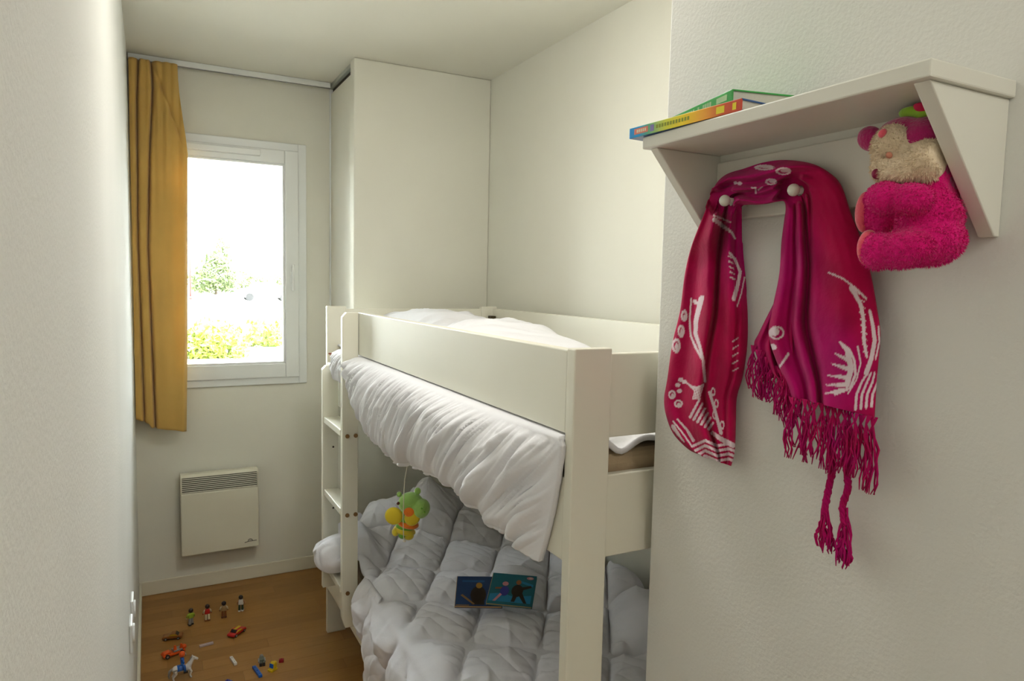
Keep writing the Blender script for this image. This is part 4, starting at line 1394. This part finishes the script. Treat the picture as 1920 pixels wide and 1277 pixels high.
MB().ell((0, 0, .066), (.0115, .0115, .0115), 18, 12).build('helmet', ORAP, r_, True, world=False)
MB().box(-.008, .008, .009, .0145, .062, .066).build('visor', GREYP, r_, world=False, bevel=.001)


def stick(name, label, a, b, w, h, m_, cat, group=None, studs=0):
    """a small block lying on the floor from photo point a to b"""
    A, Bq = px(*a, 'Z', 0), px(*b, 'Z', 0)
    d = Bq - A
    t = thing(name, (A.x, A.y, 0), label, cat, group, rotz=math.atan2(d.y, d.x))
    MB().box(0, d.length, -w / 2, w / 2, 0, h).build('block_body', m_, t, world=False, bevel=min(w, h) * .16)
    for k in range(studs):
        x_ = d.length * (k + .5) / studs
        MB().tube([(x_, 0, h - .0002), (x_, 0, h + .002)], min(w * .3, .0028), 12).build('stud', m_, t, world=False)
    return t, d.length


t, l_ = stick('toy_stick', 'pale lilac striped plastic stick between the two toy cars', (374, 1214), (400, 1207), .011, .009, plastic('lilac', (.55, .46, .47)), 'toy piece')
MB().box(.003, l_ - .003, -.0012, .0012, .009, .0096).build('groove_line', plastic('violet_line', (.26, .20, .30)), t, world=False)
stick('toy_brick', 'white toy brick alone on the boards', (433, 1235), (442, 1248), .012, .0105, WHITEP, 'toy brick', 'toy bricks on the floor', 2)
stick('toy_brick', 'bright blue toy brick beside the yellow toy piece', (476, 1253), (489, 1271), .014, .011, BLUEP, 'toy brick', 'toy bricks on the floor', 3)
stick('toy_brick', 'small dark red toy cube beside the yellow toy piece', (523, 1242), (532, 1241), .015, .013, plastic('dark_red', (.30, .0, .012)), 'toy brick', 'toy bricks on the floor', 1)
stick('toy_brick', 'dark blue toy brick below the white brick', (424, 1280), (434, 1283), .014, .012, plastic('dark_blue', (.03, .03, .26)), 'toy brick', 'toy bricks on the floor', 2)
# grey toy lying on its back
A, Bq = px(490, 1232, 'Z', 0), px(492, 1250, 'Z', 0)
d = Bq - A
t = thing('toy_robot', (A.x, A.y, 0), 'grey-green little toy lying beside the yellow toy piece', 'toy figure', rotz=math.atan2(d.y, d.x))
l_ = d.length
GG = plastic('grey_green', (.10, .115, .09))
MB().box(l_ * .2, l_ * .62, -.009, .009, .001, .012).build('torso', GG, t, world=False, bevel=.002)
MB().ell((l_ * .1, 0, .008), (.008, .0075, .0075), 14, 10).build('head', GREYP, t, True, world=False)
for s in (-1, 1):
    MB().box(l_ * .62, l_ * .96, s * .005 - .004, s * .005 + .004, 0, .008).build('leg', GG, t, world=False, bevel=.0015)
    MB().box(l_ * .9, l_, s * .006 - .005, s * .006 + .005, 0, .013).build('boot', BLACKP, t, world=False, bevel=.0015)
    MB().box(l_ * .24, l_ * .6, s * .0115 - .0025, s * .0115 + .0025, 0, .007).build('arm', GREYP, t, world=False, bevel=.001)
# yellow curved piece with blue panel
p_ = px(511, 1257, 'Z', 0)
t = thing('curved_toy_piece', (p_.x, p_.y, 0), 'yellow curved toy piece with a blue panel', 'toy piece', rotz=math.radians(35))
arc = [(-.014 + .03 * (1 - math.cos(a)) * .75, .004 + .028 * math.sin(a)) for a in np.linspace(0, 1.9, 10)]
inn = [(x_ + .006, z_ * .75) for x_, z_ in arc][::-1]
MB().box(-.016, .016, -.012, .012, 0, .008).prism([(-.014, .006), (.012, .006), (.014, .026), (.006, .034), (-.002, .028), (-.004, .014)], 'Y', -.011, .011).build('shell', YELP, t, world=False, bevel=.002)
MB().prism([(-.0048, .012), (-.0028, .0275), (-.0060, .029), (-.0085, .013)], 'Y', -.009, .009).build('blue_panel', BLUEP, t, world=False, bevel=.0008)
MB().ell((.012, 0, .026), (.007, .010, .007), 12, 8).build('knob', YELP, t, True, world=False)
